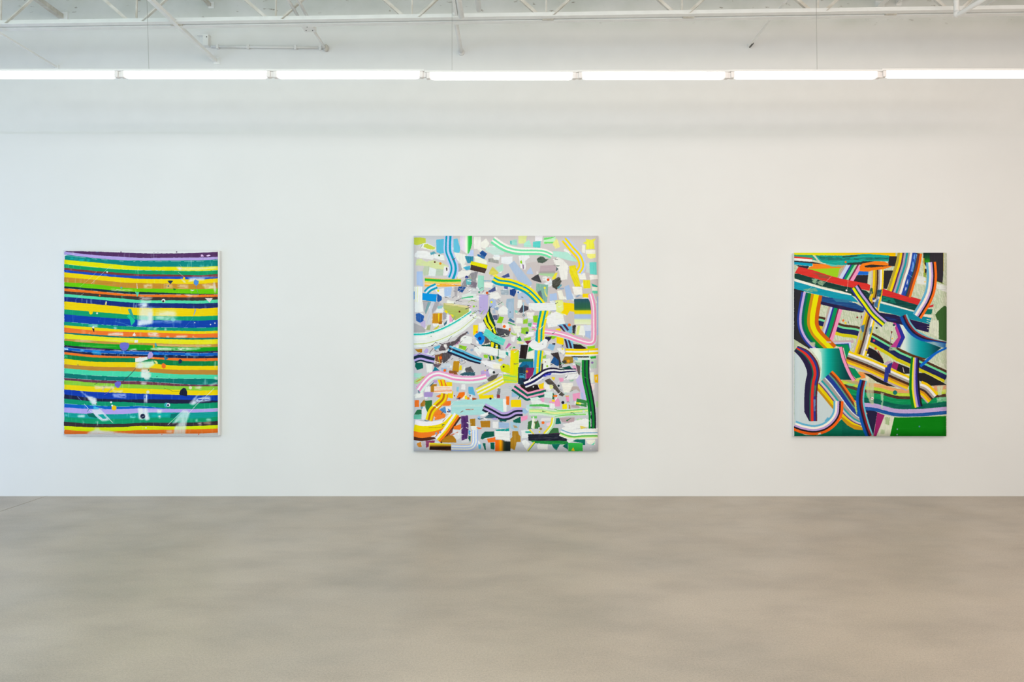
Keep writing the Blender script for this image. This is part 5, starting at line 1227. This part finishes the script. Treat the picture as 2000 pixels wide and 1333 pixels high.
p 086050 w.8 ; 930 1020 965 1030 955 1130 925 1060
p 38a0dc w.8 ; 930 930 960 950 955 1010 930 1000
p a0a8a8 o0 ; 0 0 1 0 1 1
@ H
p 5a5652 w1.2 t.8 ; 255 130 330 70 440 40 400 110 340 165 270 165
p 9a9ca0 w1.5 k.15 ; 90 260 200 180 320 175 240 240 100 265
p a8b8c8 w1.2 ; 170 200 300 180 260 210 160 230
d 2c3438 20 ; 360 22
r 140/130 e8dc50:26,eceede:26,e8e020:24,e8ecd8:26,e6da30:30 w.5 t.4 ; 95 345 300 245 515 130
p ccdc30 t.5 w.6 ; 500 50 730 60 720 190 520 190
s 14 70cc80 ; 510 65 720 95
s 12 80d080 ; 515 140 720 165
p 6cb070 o0 ; 0 0 1 0 1 1
p f0d400 w.5 ; 130 385 350 375 355 430 130 440
d 2c2838 18 ; 305 436
p b05830 w.8 ; 20 420 110 440 20 465
p c8ccd0 w1.2 k.1 ; 470 260 640 250 640 380 480 390
p 787c80 w1.5 k.2 ; 420 270 470 280 450 420 400 420
p 902c3c w.8 k.1 ; 410 370 460 380 450 430 410 430
p 98bcdc w.7 ; 640 330 720 360 760 400 640 410
p 8c2460 t.2 w.5 ; 865 -50 1000 -50 960 110 920 120 870 140
d e08820 20 ; 880 8
p 1a3448 a90 t.9 ; 740 -60 862 -60 860 240 740 200
p 3aa0c8 k.5 ; 760 40 850 40 850 120 760 120
s 4 c8a0c8 ; 862 80 860 240
p 241c1c ; 760 215 1050 215 1060 290 930 340 890 350 840 320
d d8d8e0 14 ; 985 250
r 132 ec9cc0:30,026050:35,eca0c4:32,046454:35 w.3 l t.15 ; 672 255 885 405 1185 328
s 14 086454 ; 770 385 750 440
p d8ece8 w1 k.1 ; 920 430 1050 400 1100 440 960 480
p f2d200 t.2 w.5 ; 625 470 640 455 790 455 790 570 630 570
p f07424 w.5 ; 550 400 605 400 600 540 555 530
p 9cc0e0 w.8 ; 700 590 850 590 910 650 850 680
p bcdce0 w1 k.1 ; 860 540 960 520 960 640 900 640
r 128/130 b8a2de:33,1b2438:30,b8a0de:33,1b2438:32 w.3 t.15 ; 200 568 350 645 480 712 590 705 700 652 812 645
p 086050 w.7 t.3 ; 660 780 780 720 780 820 670 820
p 0c5c54 w.7 t.3 ; 440 760 570 770 550 800 450 790
p 285868 w.9 ; 210 740 300 670 420 720 350 750
p b0a0dc w.6 ; 340 740 430 745 400 775 330 765
p 8cc0ec w1 ; 90 740 130 700 150 750 120 770
p eef0f0 w1 ; 130 700 280 640 260 690 200 720
p f098c0 w.7 ; 785 720 890 700 890 760 790 800
p a87818 w.6 t.4 ; 0 760 65 755 60 870 0 870
p b47c1c w.6 t.4 ; 145 790 300 785 300 890 160 890
p ff6c20 w.7 ; 75 885 130 895 175 905 120 920
p e8e8ea w.8 ; 340 800 430 800 420 910 340 900
p 9cb8dc w.6 t.3 ; 435 805 600 820 600 900 440 900
p a8c8dc w.8 ; 620 800 770 830 740 960 620 900
p b89868 w1 k.1 ; 660 850 720 870 740 900 680 900
p 387040 w.8 ; 900 800 960 780 960 910 890 920
p 3c7840 w.7 ; 1010 800 1060 780 1060 910 1000 910
p e4e8c8 w.6 ; 962 760 1010 760 1000 910 960 910
p 0a9c94 w.7 t.6 ; 380 930 600 905 600 960 400 945
p eaedec w.8 ; 375 945 610 950 610 1100 380 1070
p 085848 w.7 t.6 ; 150 1070 170 1000 220 955 360 955 365 1030 220 1060 180 1080
p ff7020 w.7 ; 250 1070 385 1045 380 1120 270 1130
p f06818@0,f07010@.2,f8b000@.34,d88410@.42,384028@.55,1c2828@.7 a90 t.15 w.4 ; 380 1088 470 1085 520 1108 628 1115 620 1265 380 1265
p b08020 w.8 t.5 ; 650 950 740 950 750 1000 780 1030 780 1120 720 1120 690 1250 620 1220 620 1070 650 1040
p 50b0d8 w.8 ; 110 1160 155 1160 155 1230 120 1230
p 086050 w.6 ; 180 1140 225 1140 235 1245 215 1245
p 086050 w.6 ; 305 1130 370 1130 370 1240 310 1230
p 8cc8e4 w1 o.7 ; 130 1150 150 1150 150 1170 130 1170
p e6ebec w1 ; 790 935 950 930 950 1050 800 1060
p 20a890 w.8 k.1 ; 850 955 960 950 950 980 860 975
p 109888 w.7 ; 920 1010 960 1000 960 1060 930 1040
p eaeeee w1 ; 790 1110 860 1080 930 1150 880 1250 840 1200
p e6ebe8 w1 ; 940 470 1060 460 1060 530 960 530
p 50c050 w.9 k.1 ; 970 540 1100 520 1100 555 980 550
p c8e860 w.9 k.1 ; 960 650 1100 640 1100 670 970 670
p 60cc50 w.9 ; 940 720 1040 710 1040 750 950 740
s 20/30 eef0ec ; 985 720 960 900
@ I
p e8e9ea w1.2 ; 470 60 680 40 690 110 500 140
p 8ac0a0 w1 k.1 ; 530 150 610 135 600 165 560 170
p ebe9e0 w1 t.6 ; 410 190 600 190 590 300 540 340 450 340
p b8a8a4 w1 t.6 ; 590 240 710 250 710 340 650 290 540 330
p c4b8e6 t.3 w.6 ; 640 150 700 60 740 130 800 330 805 460 730 450 720 333
p a8bce4 w.6 ; 720 340 750 340 770 450 735 450
p 4a4440 w1.2 a40 t.5 ; 150 150 230 115 330 220 400 320 470 370 430 405 380 380 320 300 200 210
d e0e490 34 ; 252 250
p eceae8 w1.2 ; 140 200 230 215 230 290 150 290
p f0d428 w.8 ; 255 95 320 100 300 150 270 130
p f2cc10 w.6 ; 50 220 140 180 130 280 70 285
p 1c1414 ; -20 245 40 225 70 290 -20 300
p e898c0 w.8 ; 370 110 440 105 450 160 390 175
p ec98c4 w.7 ; 300 440 370 435 400 500 390 560 320 560 300 510
p ec98c4 w.7 ; 480 400 530 400 540 480 500 500
p e898c0 w.8 ; 590 360 710 340 700 460 600 480
p e8a0c8 w.7 ; 80 430 145 430 140 500 95 500
p e8a0c8 w.7 ; 220 470 310 480 320 515 220 505
p d8eae6 w1.2 ; 140 330 280 320 270 430 150 420
p 2c6840 w.8 ; 280 345 300 360 305 450 270 445
p f4cc20 w.6 ; 262 455 315 455 310 490 265 485
r 28 ff6c18:1 t.1 ; 285 394 350 394
d 1c3438 17 ; 370 234
d 1c1c2c 24 ; 438 498
p f0b830 w.6 ; 475 390 530 390 530 402 475 402
p b8a0a8 w1 ; 570 540 640 530 700 560 700 585 570 580
p 388848 w.6 t.4 ; 660 430 820 470 810 570 640 540
p d8dc10 w.6 ; 650 490 730 500 720 530 650 520
p f0e000 w.6 t.3 ; 430 530 500 515 505 600 430 605
p a88c40 w.6 ; 530 530 550 540 555 600 530 600
p e6ecea w1.5 ; 0 430 150 500 240 520 0 560
p 50bc58 w.9 t.6 k.1 ; -90 530 120 520 220 535 240 575 60 560 -90 560
p eceeee w1 ; 220 510 310 515 310 600 230 590
p d0e8d0 w1.2 t.5 ; -100 590 100 590 300 610 830 590 830 700 560 700 360 740 100 700 -100 700
r 70/60/50 b2e498:22,e4ec98:34,a4e096:24 w.6 t.6 ; -90 630 100 635 300 665 560 645 830 625
s 14/20 7cd860 k.15 ; 310 720 500 695 800 685
s 14 70cc60 k.15 ; 300 600 420 625 830 600
d d8d8d8 20 ; 765 635
p b8a0a8 w.8 t.2 ; 380 740 620 730 620 810 540 820 430 810
p e4e2e4 w1 ; 100 740 260 740 240 790 80 790
p ecc8dc w.8 ; 170 830 250 800 230 870 190 870
p 087060 w.7 ; 330 750 380 740 410 830 320 845
p eceeee w1.2 ; 430 850 600 800 700 750 840 760 850 880 720 900 560 930
p a0dc98 w1 k.1 ; 650 760 750 745 750 765 660 775
p e0cc58 w.8 ; 710 865 830 890 720 920
d ff6c20 23 ; 125 816
p 387840 w.7 ; -20 800 50 790 80 880 30 900
d a07c30 20 ; 90 915
d dcdc20 14 ; 70 960
r 60 a6e4a0:16,e8f0e0:18,f0e020:26 w.3 t.3 ; 290 738 262 860 150 1000
p 387040 w.7 t.3 ; 230 960 280 900 365 900 380 990 215 990
p 4c2848 w.8 ; 200 990 400 975 400 1010 260 1010
s 22/16 f0e020 ; -90 925 -20 1000
p 181c2c w.9 t.5 ; -110 1000 0 995 390 990 400 1030 500 1070 500 1110 0 1110 -105 1100
p 168438 w1 t.7 ; -100 1100 200 1105 400 1100 520 1115 520 1160 250 1160 0 1140
p 087060 w1.2 t.7 ; 260 1150 400 1150 360 1210 340 1250 290 1220
p 086858 w.8 ; 430 1185 520 1130 515 1240
p e9ebea w1.2 ; 30 1160 200 1150 200 1240 40 1240
s 20/14 f0e020 ; -10 1120 -120 1262
s 9 108030 ; 6 1125 -108 1268
p eceeee w1 ; 420 900 500 860 600 920 990 900 980 960 600 980
r 135/125 f0f2ee:24,78aacc:18,eef2f0:30,5cc04c:24,d8e8a0:18,eceeea:18 w.4 t.5 ; 400 960 520 1005 620 1020 760 1010 985 1005
p 086c5c w.7 ; 590 1110 640 1080 790 1080 790 1170 750 1170 750 1140
p e8eae8 w1 ; 520 1060 600 1060 600 1110 530 1130
p 34b84c t.2 w.4 ; 520 1135 750 1140 750 1265 525 1268
p f8c818 w.7 ; 570 1258 600 1205 630 1262
p ececde w1 ; 790 1080 950 1080 950 1170 830 1150
p 60d8b8 w.8 k.1 ; 860 1110 890 1170 950 1100 930 1160 900 1175
p ffc010 w.6 t.3 ; 930 60 995 55 995 190 940 180
p f4dcb0 ; 955 90 975 90 970 140 955 140
p e4e8dc w1 ; 870 20 930 20 920 190 880 190
p ecdcdc w1 ; 880 200 940 200 930 300 900 290
p a8dca0 w1 ; 960 480 995 480 990 580 960 570
r 122/112 1c182c:24,087c2c:38,182838:22,0a842c:38 w.5 t.35 ; 797 -172 795 0 808 150 850 350 885 550 902 750 902 908
p e6eef0 k.5 w.8 ; 870 640 892 640 892 880 875 880
r 128/120/100/60 1c1838:32,f0eef0:34,1c1c54:36,e6e8ee:28 w.5 t.35 ; -172 208 -50 160 60 92 170 22 280 0 400 10 520 0 650 -8
p 2c30c0 k.3 w.8 ; 120 60 260 30 250 60 130 100
''')
scratches(45, 905, 580, 22, 22, ['4c4c56', 'e8eaec', '7c7c88', 'f4f4f4', '8a8892'])
scratches(35, 880, 680, 26, 16, ['3c383e', 'eceaea', '5c5560', '283040'])
scratches(45, 1000, 640, 45, 40, ['f4f4f2', 'dfe6ee', 'e8ecd8', '90c040', '50505a'])
scratches(40, 1090, 730, 45, 50, ['f0f0f2', '303848', 'e8ece8', 'a8b0c8', '287848'])
scratches(30, 900, 820, 50, 30, ['f0f0f0', '6c3020', '204858', 'e8e4ec'])
# ---- right painting
c3 = Canvas(1551, 494, 1849, 853, 'b9c8a8', soft=.7)
c3.draw('''
@ V
p c0ccb0 w2 t.3 k.2 a0 f3 ; 38 28 1090 28 1090 1295 38 1295
p dcdfd2 w2 t.3 k.5 f2 o.7 a20 ; 38 28 1090 28 1090 1295 38 1295
p d4dac8 w2 t.3 k.5 f2 o.7 a100 ; 38 28 1090 28 1090 1295 38 1295
p a6bc96 w2 a75 t.3 k.6 f2 o.6 ; 38 28 1090 28 1090 1295 38 1295
@ Q
p c4d3d7 t.1 ; 118 -400 200 -400 360 -150 640 200 920 560 920 750 830 930 650 1060 500 1060 118 1080
p 006850 t.15 ; 118 1150 350 1240 600 1240 900 1080 1060 920 1128 970 1277 1080 1507 1120 1560 1262 118 1262
@ R
p 241f40 t.1 ; 430 640 700 780 620 1262 500 900
p 982468 t.1 w.3 ; 700 780 850 840 680 1262 628 1262
p d8dcc8 t.5 ; 850 840 1045 875 955 1262 690 1262
p a4bc8c w2 k.2 ; 850 870 960 880 950 1040 860 1020
p b0c49c w2 k.3 ; 770 1120 860 1130 850 1220 760 1220
p 047c10 t.12 ; 1042 880 1130 885 1600 875 2080 855 2080 1262 955 1262
d 8094a8 16 ; 1103 1120 1100 1230
d 4888a0 16 ; 1545 1065
@ L
p 302d35 t.1 w.2 ; 620 92 1040 92 1035 560 1020 745 900 690 620 300
p 103028@0,12502c@.5,28a010@.9 v w1 ; 635 95 760 95 755 300 650 300 640 200
s 16 e2c410 ; 632 205 640 420 645 560
p 2c2c30 ; 650 430 690 430 685 560 650 560
p 90a840 w1.2 ; 620 510 680 510 690 625 620 600
s 6 b8a820 ; 1040 100 1040 480
p dfe4e2 w1.2 ; 490 570 670 600 680 760 480 740
p dfe4e2 w1.5 t.8 ; 890 740 1105 780 1108 930 1040 900 890 830
p f0c020 ; 645 690 665 690 665 720 645 720
s 10 88a820 ; 890 690 1050 740
@ O
p 386030 t.15 ; 870 110 920 40 1050 -75 1090 -72 1112 -30 1112 665 940 620 945 280 900 190
p d8dfcc w2 t.8 k.2 ; 760 230 945 220 945 600 760 500
@ K
p 2a282e t.1 ; 960 165 1150 170 1100 380 960 370
p 2a282e t.1 ; 870 465 1060 465 930 850 855 845
p 2a282e t.1 ; 300 560 545 560 520 750 235 690
p 1468d8 w.3 ; 350 478 560 485 540 560 310 555
p c8d2bc w1 ; 545 480 610 480 600 770 525 750
@ J
p e0e020@0,e2e010@.3,f4c400@.6,f6c000@1 t.1 w.2 ; 110 90 2230 90 2230 170 2100 165 1119 155 128 148
p 2c9c7c t.6 ; 120 140 500 145 600 260 128 180
p d83c34 w.3 ; 120 172 500 205 495 235 120 206
p ebeaea w.4 ; 120 205 495 235 490 290 120 265
p 2c2c34 ; 120 260 500 285 760 340 700 360 120 295
p 0a9abc t.4 ; 120 288 510 320 490 378 120 340
p 2c2a38 ; 160 352 430 375 400 430 200 385
p 98cc20 t.1 w.3 ; 400 425 880 415 1200 400 1050 620 860 580
p f48220 t.5 w.8 ; 500 320 850 340 1173 360 1173 410 900 420 600 432 410 425 430 395 510 372
@ K
p c4a8ac k.1 o.9 ; -60 450 0 370 20 370 -100 600
r 335 b6a6a6:38,c4d2f2:72,2c30a0:30,009058:52,98d8ac:45,802850:35,ec94be:72 w.25 t.15 ; 20 760 70 640 150 500 238 345 262 300
@ N
r 258/262 4a3022:48,70d8a0:42,1c2456:100,d0ca14:66 w.5 t.4 ; -520 262 -300 320 -20 430 300 480 620 625 1000 840 1170 950 1370 1040 1770 1225 2070 1365 2170 1415
p a8c098 k.3 w2 ; 1000 740 1130 760 1130 860 960 850
s 6 d8e0c0 ; 1066 1100 1300 1190 1700 1380
@ M
p b8c4a2 w1 ; 118 600 400 790 260 760 200 740 120 800
p 2b2a31 t.1 w.3 ; 118 620 118 -440 320 -400 260 0 240 300 280 480 450 790 430 830 400 800
r 295/290 b6a49c:40,c0cef0:45,2c30a0:35,009058:78,7a2048:28,ec92bc:72 w.25 t.15 ; 735 720 800 560 885 300 970 0 1020 -150
p c4aab2 w.4 t.2 ; 770 652 1360 640 1345 700 890 692
p c0cef0 w.3 ; 890 690 1300 680 1312 800 1282 820 1258 718 890 716
p 2830a0 w.3 ; 730 728 1255 708 1290 900 1265 900 1235 730 760 752
p 008a58 t.12 w.3 ; 870 732 1240 725 1280 860 1225 1050 1200 1010 1150 800 1060 778
r 415/420/445/450 263c98:38,c0a8e4:48,00645c:48,08862c:60,c88818:55,e2de00:98,cc6010:75 w.3 t.12 ; 850 900 745 795 610 660 490 520 418 360 405 200 428 0 492 -330
p b4b8a0 w1.2 k.1 ; 420 680 560 680 550 770 480 770
p c8b4b0 w1 k.1 ; 780 660 900 660 890 700 790 700
@ R
r 560/545 e6a468:75,bcd83c:65,4c3028:58,059056:105,036050:95,c0a8dc:82,1854a0:68 w.7 t.7 ; -60 330 150 385 420 455 700 485 900 540 1128 590 1500 592 1800 570 2085 545
p c8c8a4 w2 k.15 o.8 a90 ; 480 40 640 90 630 640 560 600 480 420
p bcdcb4 w1.5 k.2 o.8 a90 ; 770 380 840 400 800 740 780 700
d e8e8e4 30 ; 600 500
s 10 b82c44 ; 560 485 620 510
d 147070 44 ; 1058 385
p b4a878 w1.5 k.2 ; 0 120 200 130 320 180 320 240 60 160
p f08838 w1.2 k.1 ; 270 50 340 0 460 30 470 90 390 110
p c8d050 w1.2 ; 230 110 380 90 330 160 250 150
p e8dcc0 w1 k.2 ; 480 60 540 60 520 170 470 120
p 7cd48c w1.2 k.2 ; 60 200 280 210 200 260 100 240
@ S
p e0a080 w1.2 k.2 ; 760 255 1060 235 1060 310 880 330
p c8d4b0 w2 k.15 ; 870 260 1000 250 960 440 900 440
p d8e070 w1 k.1 ; 980 320 1060 310 1060 390 990 380
p 8cc8a0 k.2 w2 ; 860 480 1060 470 1060 560 870 580
p 242428 t.1 ; 500 -10 640 -10 850 110 1055 215 1058 232 740 250 600 180 520 150
s 7 d0d8b0 ; 620 -10 850 95 1055 218
@ N
p 201c24 t.15 ; 540 780 700 860 800 960 880 1100 850 1130 600 1010 480 950
p c8d2b0 w.6 ; 800 900 870 910 950 980 940 1060 870 1110 830 1000
p b8a0b8 w.4 ; 870 1130 940 1080 1040 1070 1000 1130 900 1155
p 242428 ; 1130 1120 1400 1220 1400 1340 1130 1340
s 7 58b8a8 ; 1310 1280 1390 1220
@ N
r 300/310/312 eecc04:48,ebeaea:46,a2a29c:48,4a2c1e:52,c88c28:45,eec808:48,bca8b0:38 w.4 t.4 ; 95 1000 480 1145 800 1285 1066 1415 1400 1560
p e8984c w1 k.1 ; 360 1290 560 1333 520 1380 300 1340
@ R
p 221e1e w.4 ; 420 -10 560 15 850 165 1070 272 900 250 700 175
@ N
r 285/278/262/250/250/250 c2b0b2:32,eecc04:48,b89428:42,4a3020:38,a4a2a6:44,eaeaea:40,eecc08:40 w.5 t.5 ; 355 935 455 600 540 250 635 -90 700 -300 733 -560 738 -845
p 3870a0 w1.8 k.2 ; 380 340 470 310 450 480 400 480
p 9cb890 w1.6 k.15 ; 370 480 440 470 420 640 360 640
p 3878a0 w1.5 k.2 ; 560 400 620 340 610 480 560 520
@ K
p 1c4860 w1.8 k.15 ; 720 870 830 860 800 1010 720 1010
p 2c5040 w1.5 k.2 ; 590 820 640 830 640 950 560 970
p ece8ec w1 ; 630 1040 700 1060 690 1130 630 1120
d 30408c 26 ; 655 1058
p 3c6c9c w1.5 k.2 a90 ; 680 1130 760 1040 740 1260 640 1200
p c8c020 w1 ; 560 1000 600 990 610 1100 560 1080
@ J
p 0ea49a a4 t.95 w.8 ; 560 150 1119 155 1400 140 1500 128 1690 120 1760 130 2098 155 2085 275 1750 272 1600 320 1200 350 900 352 700 300 620 240
p 17695f a4 k.35 t.6 w.8 ; 560 150 1300 200 2090 190 2085 240 1200 250 700 260
p 2c3c38 w1 k.1 ; 1119 168 1400 150 1520 150 1400 180 1119 192
p 2c3430 w1 k.08 ; 1210 310 1500 290 1560 270 1800 270 1700 300 1500 345 1230 350
p 55c8c0 w.8 k.2 ; 700 300 900 340 1180 350 1100 385 900 385
p f07c18 t.3 w.6 ; 1480 380 1540 320 1820 268 1990 280 2080 320 2080 370 2160 380 2020 430 1720 470 1680 490 1480 480
p 2a2a28 w.6 ; 1580 368 1720 342 2080 364 2080 374 1740 402 1600 402
d e86818 22 ; 1190 290
@ J
p d4332e w.4 t.2 ; 130 520 210 385 500 455 860 572 1119 642 1650 742 1700 770 1690 890 1500 852 1300 822 1119 782 780 697 200 532
p 94503c w1.5 k.15 ; 480 500 620 520 850 590 840 640 640 620 600 560
p 123c36 t.6 w.4 ; 128 530 200 532 780 700 1119 785 1300 820 1490 850 1620 890 1700 960 1660 1100 1500 1060 1330 990 1119 895 700 800 128 635
p 88b494 w2 k.2 ; 480 640 620 640 560 740 500 720
p 90b090 w2 k.25 ; 640 670 770 690 700 790 600 740
p ebeae0 w.3 t.15 ; 120 632 520 755 700 825 1173 918 1310 955 1312 985 1119 952 700 855 480 792 120 690
p 0c96b0 t.45 w.4 ; 120 690 480 792 700 855 1119 950 1312 985 1460 1130 1300 1110 1173 1092 900 1035 500 945 120 845
p 6ca890 w2 k.25 ; 300 850 560 830 620 900 460 920 340 890
p 1c4a88 t.6 w.6 ; 700 1000 900 1036 1173 1092 1400 1150 1600 1260 1560 1320 1119 1270 680 1160
p 2c78a0 w1.5 k.2 ; 900 1040 1300 1080 1330 1140 1000 1120
p 241c46 t.3 w.5 ; 670 1110 900 1160 1119 1205 1500 1300 1580 1330 1520 1345 1119 1282 670 1172
s 6 e0dcd0 ; 120 632 128 630
s 5 b8ccc0 ; 380 900 620 690
s 5 b8ccc0 ; 700 780 900 580
s 5 d8dccc ; 1245 640 1225 860
d e8e4e8 20 ; 1208 880
@ L
p d02e2e w.35 t.2 ; -225 845 0 912 575 1072 510 1188 250 1120 0 1042 -235 985
p 0a4440 t.7 w.4 ; -240 985 0 1040 510 1186 440 1300 0 1180 -250 1110
p 0c7c68 w1.5 k.3 ; -230 1000 0 1050 60 1160 -240 1100
p e6e8e4 w.4 k.03 ; -260 1105 0 1178 430 1310 400 1335 0 1218 -275 1145
p 0888a0 t.35 w.4 ; -280 1150 0 1218 420 1330 440 1400 300 1470 0 1375 -300 1300
@ O
p 0c7060 w.6 t.5 ; 640 60 700 -10 815 -5 790 105 650 95
p c83038 w.6 ; 700 -60 840 -110 830 -60 710 -30
p e4e0d4 w.4 ; 620 95 800 130 790 165 560 130
p 0888a0 t.35 w.5 ; 300 60 540 130 790 180 770 250 750 305 340 200 0 100 -300 30 -280 -60
p 251c48 t.25 w.4 ; -330 60 0 105 340 202 750 312 750 345 730 478 480 410 300 330 200 325 0 275 -330 205
p 1c3070 w1.5 k.2 ; -200 140 0 170 100 230 0 250 -200 190
p d8dcc4 ; 700 345 755 352 745 362 695 352
p d8dcc4 ; 700 395 750 400 745 412 690 403
p d8dcc4 ; 690 200 790 222 785 232 690 210
p d8dcc4 ; 690 245 780 272 770 282 690 256
@ K
r 195/200 1c2440:34,b8a0e0:46,2c6838:30,e2e800:50,2c3090:34 w.3 t.12 ; 255 808 350 955 480 1130 650 1360 885 1572
@ L
r 520/510 b0a040:55,ecd400:50,5a2c60:34,a8a4b8:42,1498a4:42,a49c9c:38,ecebe4:50,2248ac:88,104c50:22,703830:50,f87018:48 w.3 t.25 ; 112 955 165 790 215 620 300 350 345 80
s 7 6cb0e0 k.1 ; 310 545 395 610
p 68a0e8 w1.2 k.4 ; 430 120 500 120 400 500 360 480
p c8d8f0 w1.2 k.45 ; 290 660 330 640 270 860 220 920
r 212 60acd2:46,f0e8e0:50,b8a0dc:36,201c24:32,fc6a16:50 w.3 t.12 ; 492 1420 590 1262 690 1090 768 880 800 620 795 450 782 292
@ O
p e0e8e4@0.02,d0e4e0@.12,60b8c4@.28,0098a0@.5,007c84@.7,08404c@.92 t.12 w.3 ; 140 320 220 330 340 480 520 620 700 680 1000 800 680 1028 400 945 150 815 240 580
p 4c80b8,8cb0b8,2868b0 w.6 t.6 ; 590 650 1000 672 1090 700 1085 805 1000 790 700 690
r 165/170/165/150/60/40 68b8cc:34,8c2a30:36,201c38:38,0850a8:60 w.4 t.25 ; 205 125 290 310 430 480 620 590 850 645 1105 690
s 55/60/40 0864cc w.3 ; 560 1185 640 1115 760 1010 900 900 1110 800
p b83c90 t.12 w.3 ; -10 270 60 290 160 570 62 790 -65 790 95 580 30 380
p 28309c t.12 w.3 ; 50 288 125 308 243 580 135 792 60 792 160 570
p 5c3418 w.8 t.5 ; 130 815 400 940 680 1025 640 1045 400 985 150 870
p 982468 ; -55 1210 0 1085 108 1130 70 1270
p 20202a ; 108 1130 330 1220 330 1320 70 1270
p c8c4d0 ; 190 1200 200 1200 230 1320 210 1310
@ R
r 85/80 2c3a94:1 w.3 t.2 ; 905 -120 890 0 868 175
@ N
p 283488 t.2 ; 940 1150 1050 1095 1010 1240 1000 1333 910 1333 930 1220
@ S
r 305/295/290 f4c808:52,ebeaea:50,a8a09c:46,402c28:42,d08c20:42,f4c800:48,c0a8b4:30 w.4 t.2 ; 510 290 640 350 788 508
@ S
r 218/215/160 087c20:55,ecE430:38,b89cd8:40,2c2c88:44,201c24:38 w.3 t.12 ; 480 680 450 540 420 300 418 0 435 -320
@ N
d 8c3c38 20 ; 313 165
s 26/14 6c2c2c ; 405 130 390 195
d f0d020 20 ; 68 280
s 12 38404c ; 122 245 126 290
d e87038 24 ; 20 230
d 384038 22 ; 715 385
d c03860 24 ; 660 650
d e86830 26 ; 695 815
s 20/10 8c3830 ; 740 860 790 950 850 1040
d 8c6878 24 ; 510 845
d dce8f8 22 ; 530 945
s 12 706878 ; 1020 500 1000 700 990 880
d f0c020 14 ; 1040 605
p d8e0d0 w.8 ; 1060 310 1120 340 1100 370 1060 360
d 2c3c58 24 ; 1075 325
p 6c3428 ; 1010 450 1050 460 1020 520
@ M
p 2c9c9c@0,e4f0e4@.16,d0ece0@.2,20b4a8@.4,00a89c@.45,007868@.63,005050@.8,082838@1 t.12 w.2 ; 438 803 700 808 1062 812 1100 940 1200 1260 1330 1465 640 1465 680 1250 630 1060 550 930
p d8ecdc@0,e4f0e4@.5,d0ece0@1 w.2 t.1 o.9 ; 438 803 600 806 680 900 700 1100 690 1300 670 1440 640 1440 680 1250 630 1060 550 930
@ N
p 008858 t.12 ; 110 1190 265 1235 340 1340 400 1410 280 1440 160 1300
@ M
r 72/74 802850:14,ec94be:60 w.3 t.12 ; 1085 780 1140 1000 1215 1200 1300 1380 1370 1480
@ Q
r 490/500/460/420/360 f07018:45,6c3428:42,50988c:30,203c98:80,d8e0e4:24,a09c9c:58,28a0a4:38,c4c0cc:42,704078:26,e2cc00:62,c08c18:45 w.4 t.4 ; 700 110 830 255 1010 490 1180 720 1330 870 1500 960
@ R
p b8d868 w1.2 ; 230 560 280 590 300 860 270 780
p 00604c ; 0 950 200 1110 410 1150 460 1262 0 1262
p c49018 t.2 w.3 ; 0 870 200 1020 400 1080 410 1140 250 1125 100 1040 0 935
s 6 ecd400 ; 0 845 120 960
@ Q
r 130/225/262/258/256/256/256/254 5a2430:30,24388c:42,d83028:56,206850:24,241f42:105 w.3 t.15 ; 150 -500 330 -370 455 -190 503 0 468 180 448 400 443 600 447 960
p 6890b8 w1.2 k.2 ; 500 520 545 520 540 760 505 760
p 4c7c60 w1 k.2 ; 520 240 560 240 540 460 510 460
p c4d3d7 t.1 w.2 ; 300 740 412 955 500 985 260 985 240 700
r 205/202 60b0d2:38,f0ebe0:42,b89cd6:38,201c28:32,f66214:52 w.3 t.1 ; 118 1045 300 1108 520 1138 720 1090 890 960 985 790 1002 553
p 50a8d0 w1.5 ; 780 880 850 900 800 940 720 960
p f8ecdc w1 ; 590 1210 640 1190 660 1220 590 1232
@ R
r 158/162/162/150 0850ac:54,241c30:36,902028:36,68c0d2:32 w.3 t.15 ; 548 1262 470 1050 400 800 362 600 362 450 382 300 424 138
''')
painting('painting', 'smaller left painting of wavy horizontal stripes in yellow, green, blue and orange on white', (124, 489, 426, 850), c1.image('striped_painting'), .042, (123, 489.5, 428.5, 851.5), bulge=.0)
painting('painting', 'large middle painting, busy abstract of coloured ribbons and white dabs on pale grey', (808, 461, 1168.5, 882), c2.image('dabs_painting'), .042, (808, 461, 1168.5, 882.3))
painting('painting', 'right painting of dark interlocking striped bands with green, teal and black', (1551, 494, 1849, 852.5), c3.image('bands_painting'), .042, (1550.6, 494.2, 1849, 853))
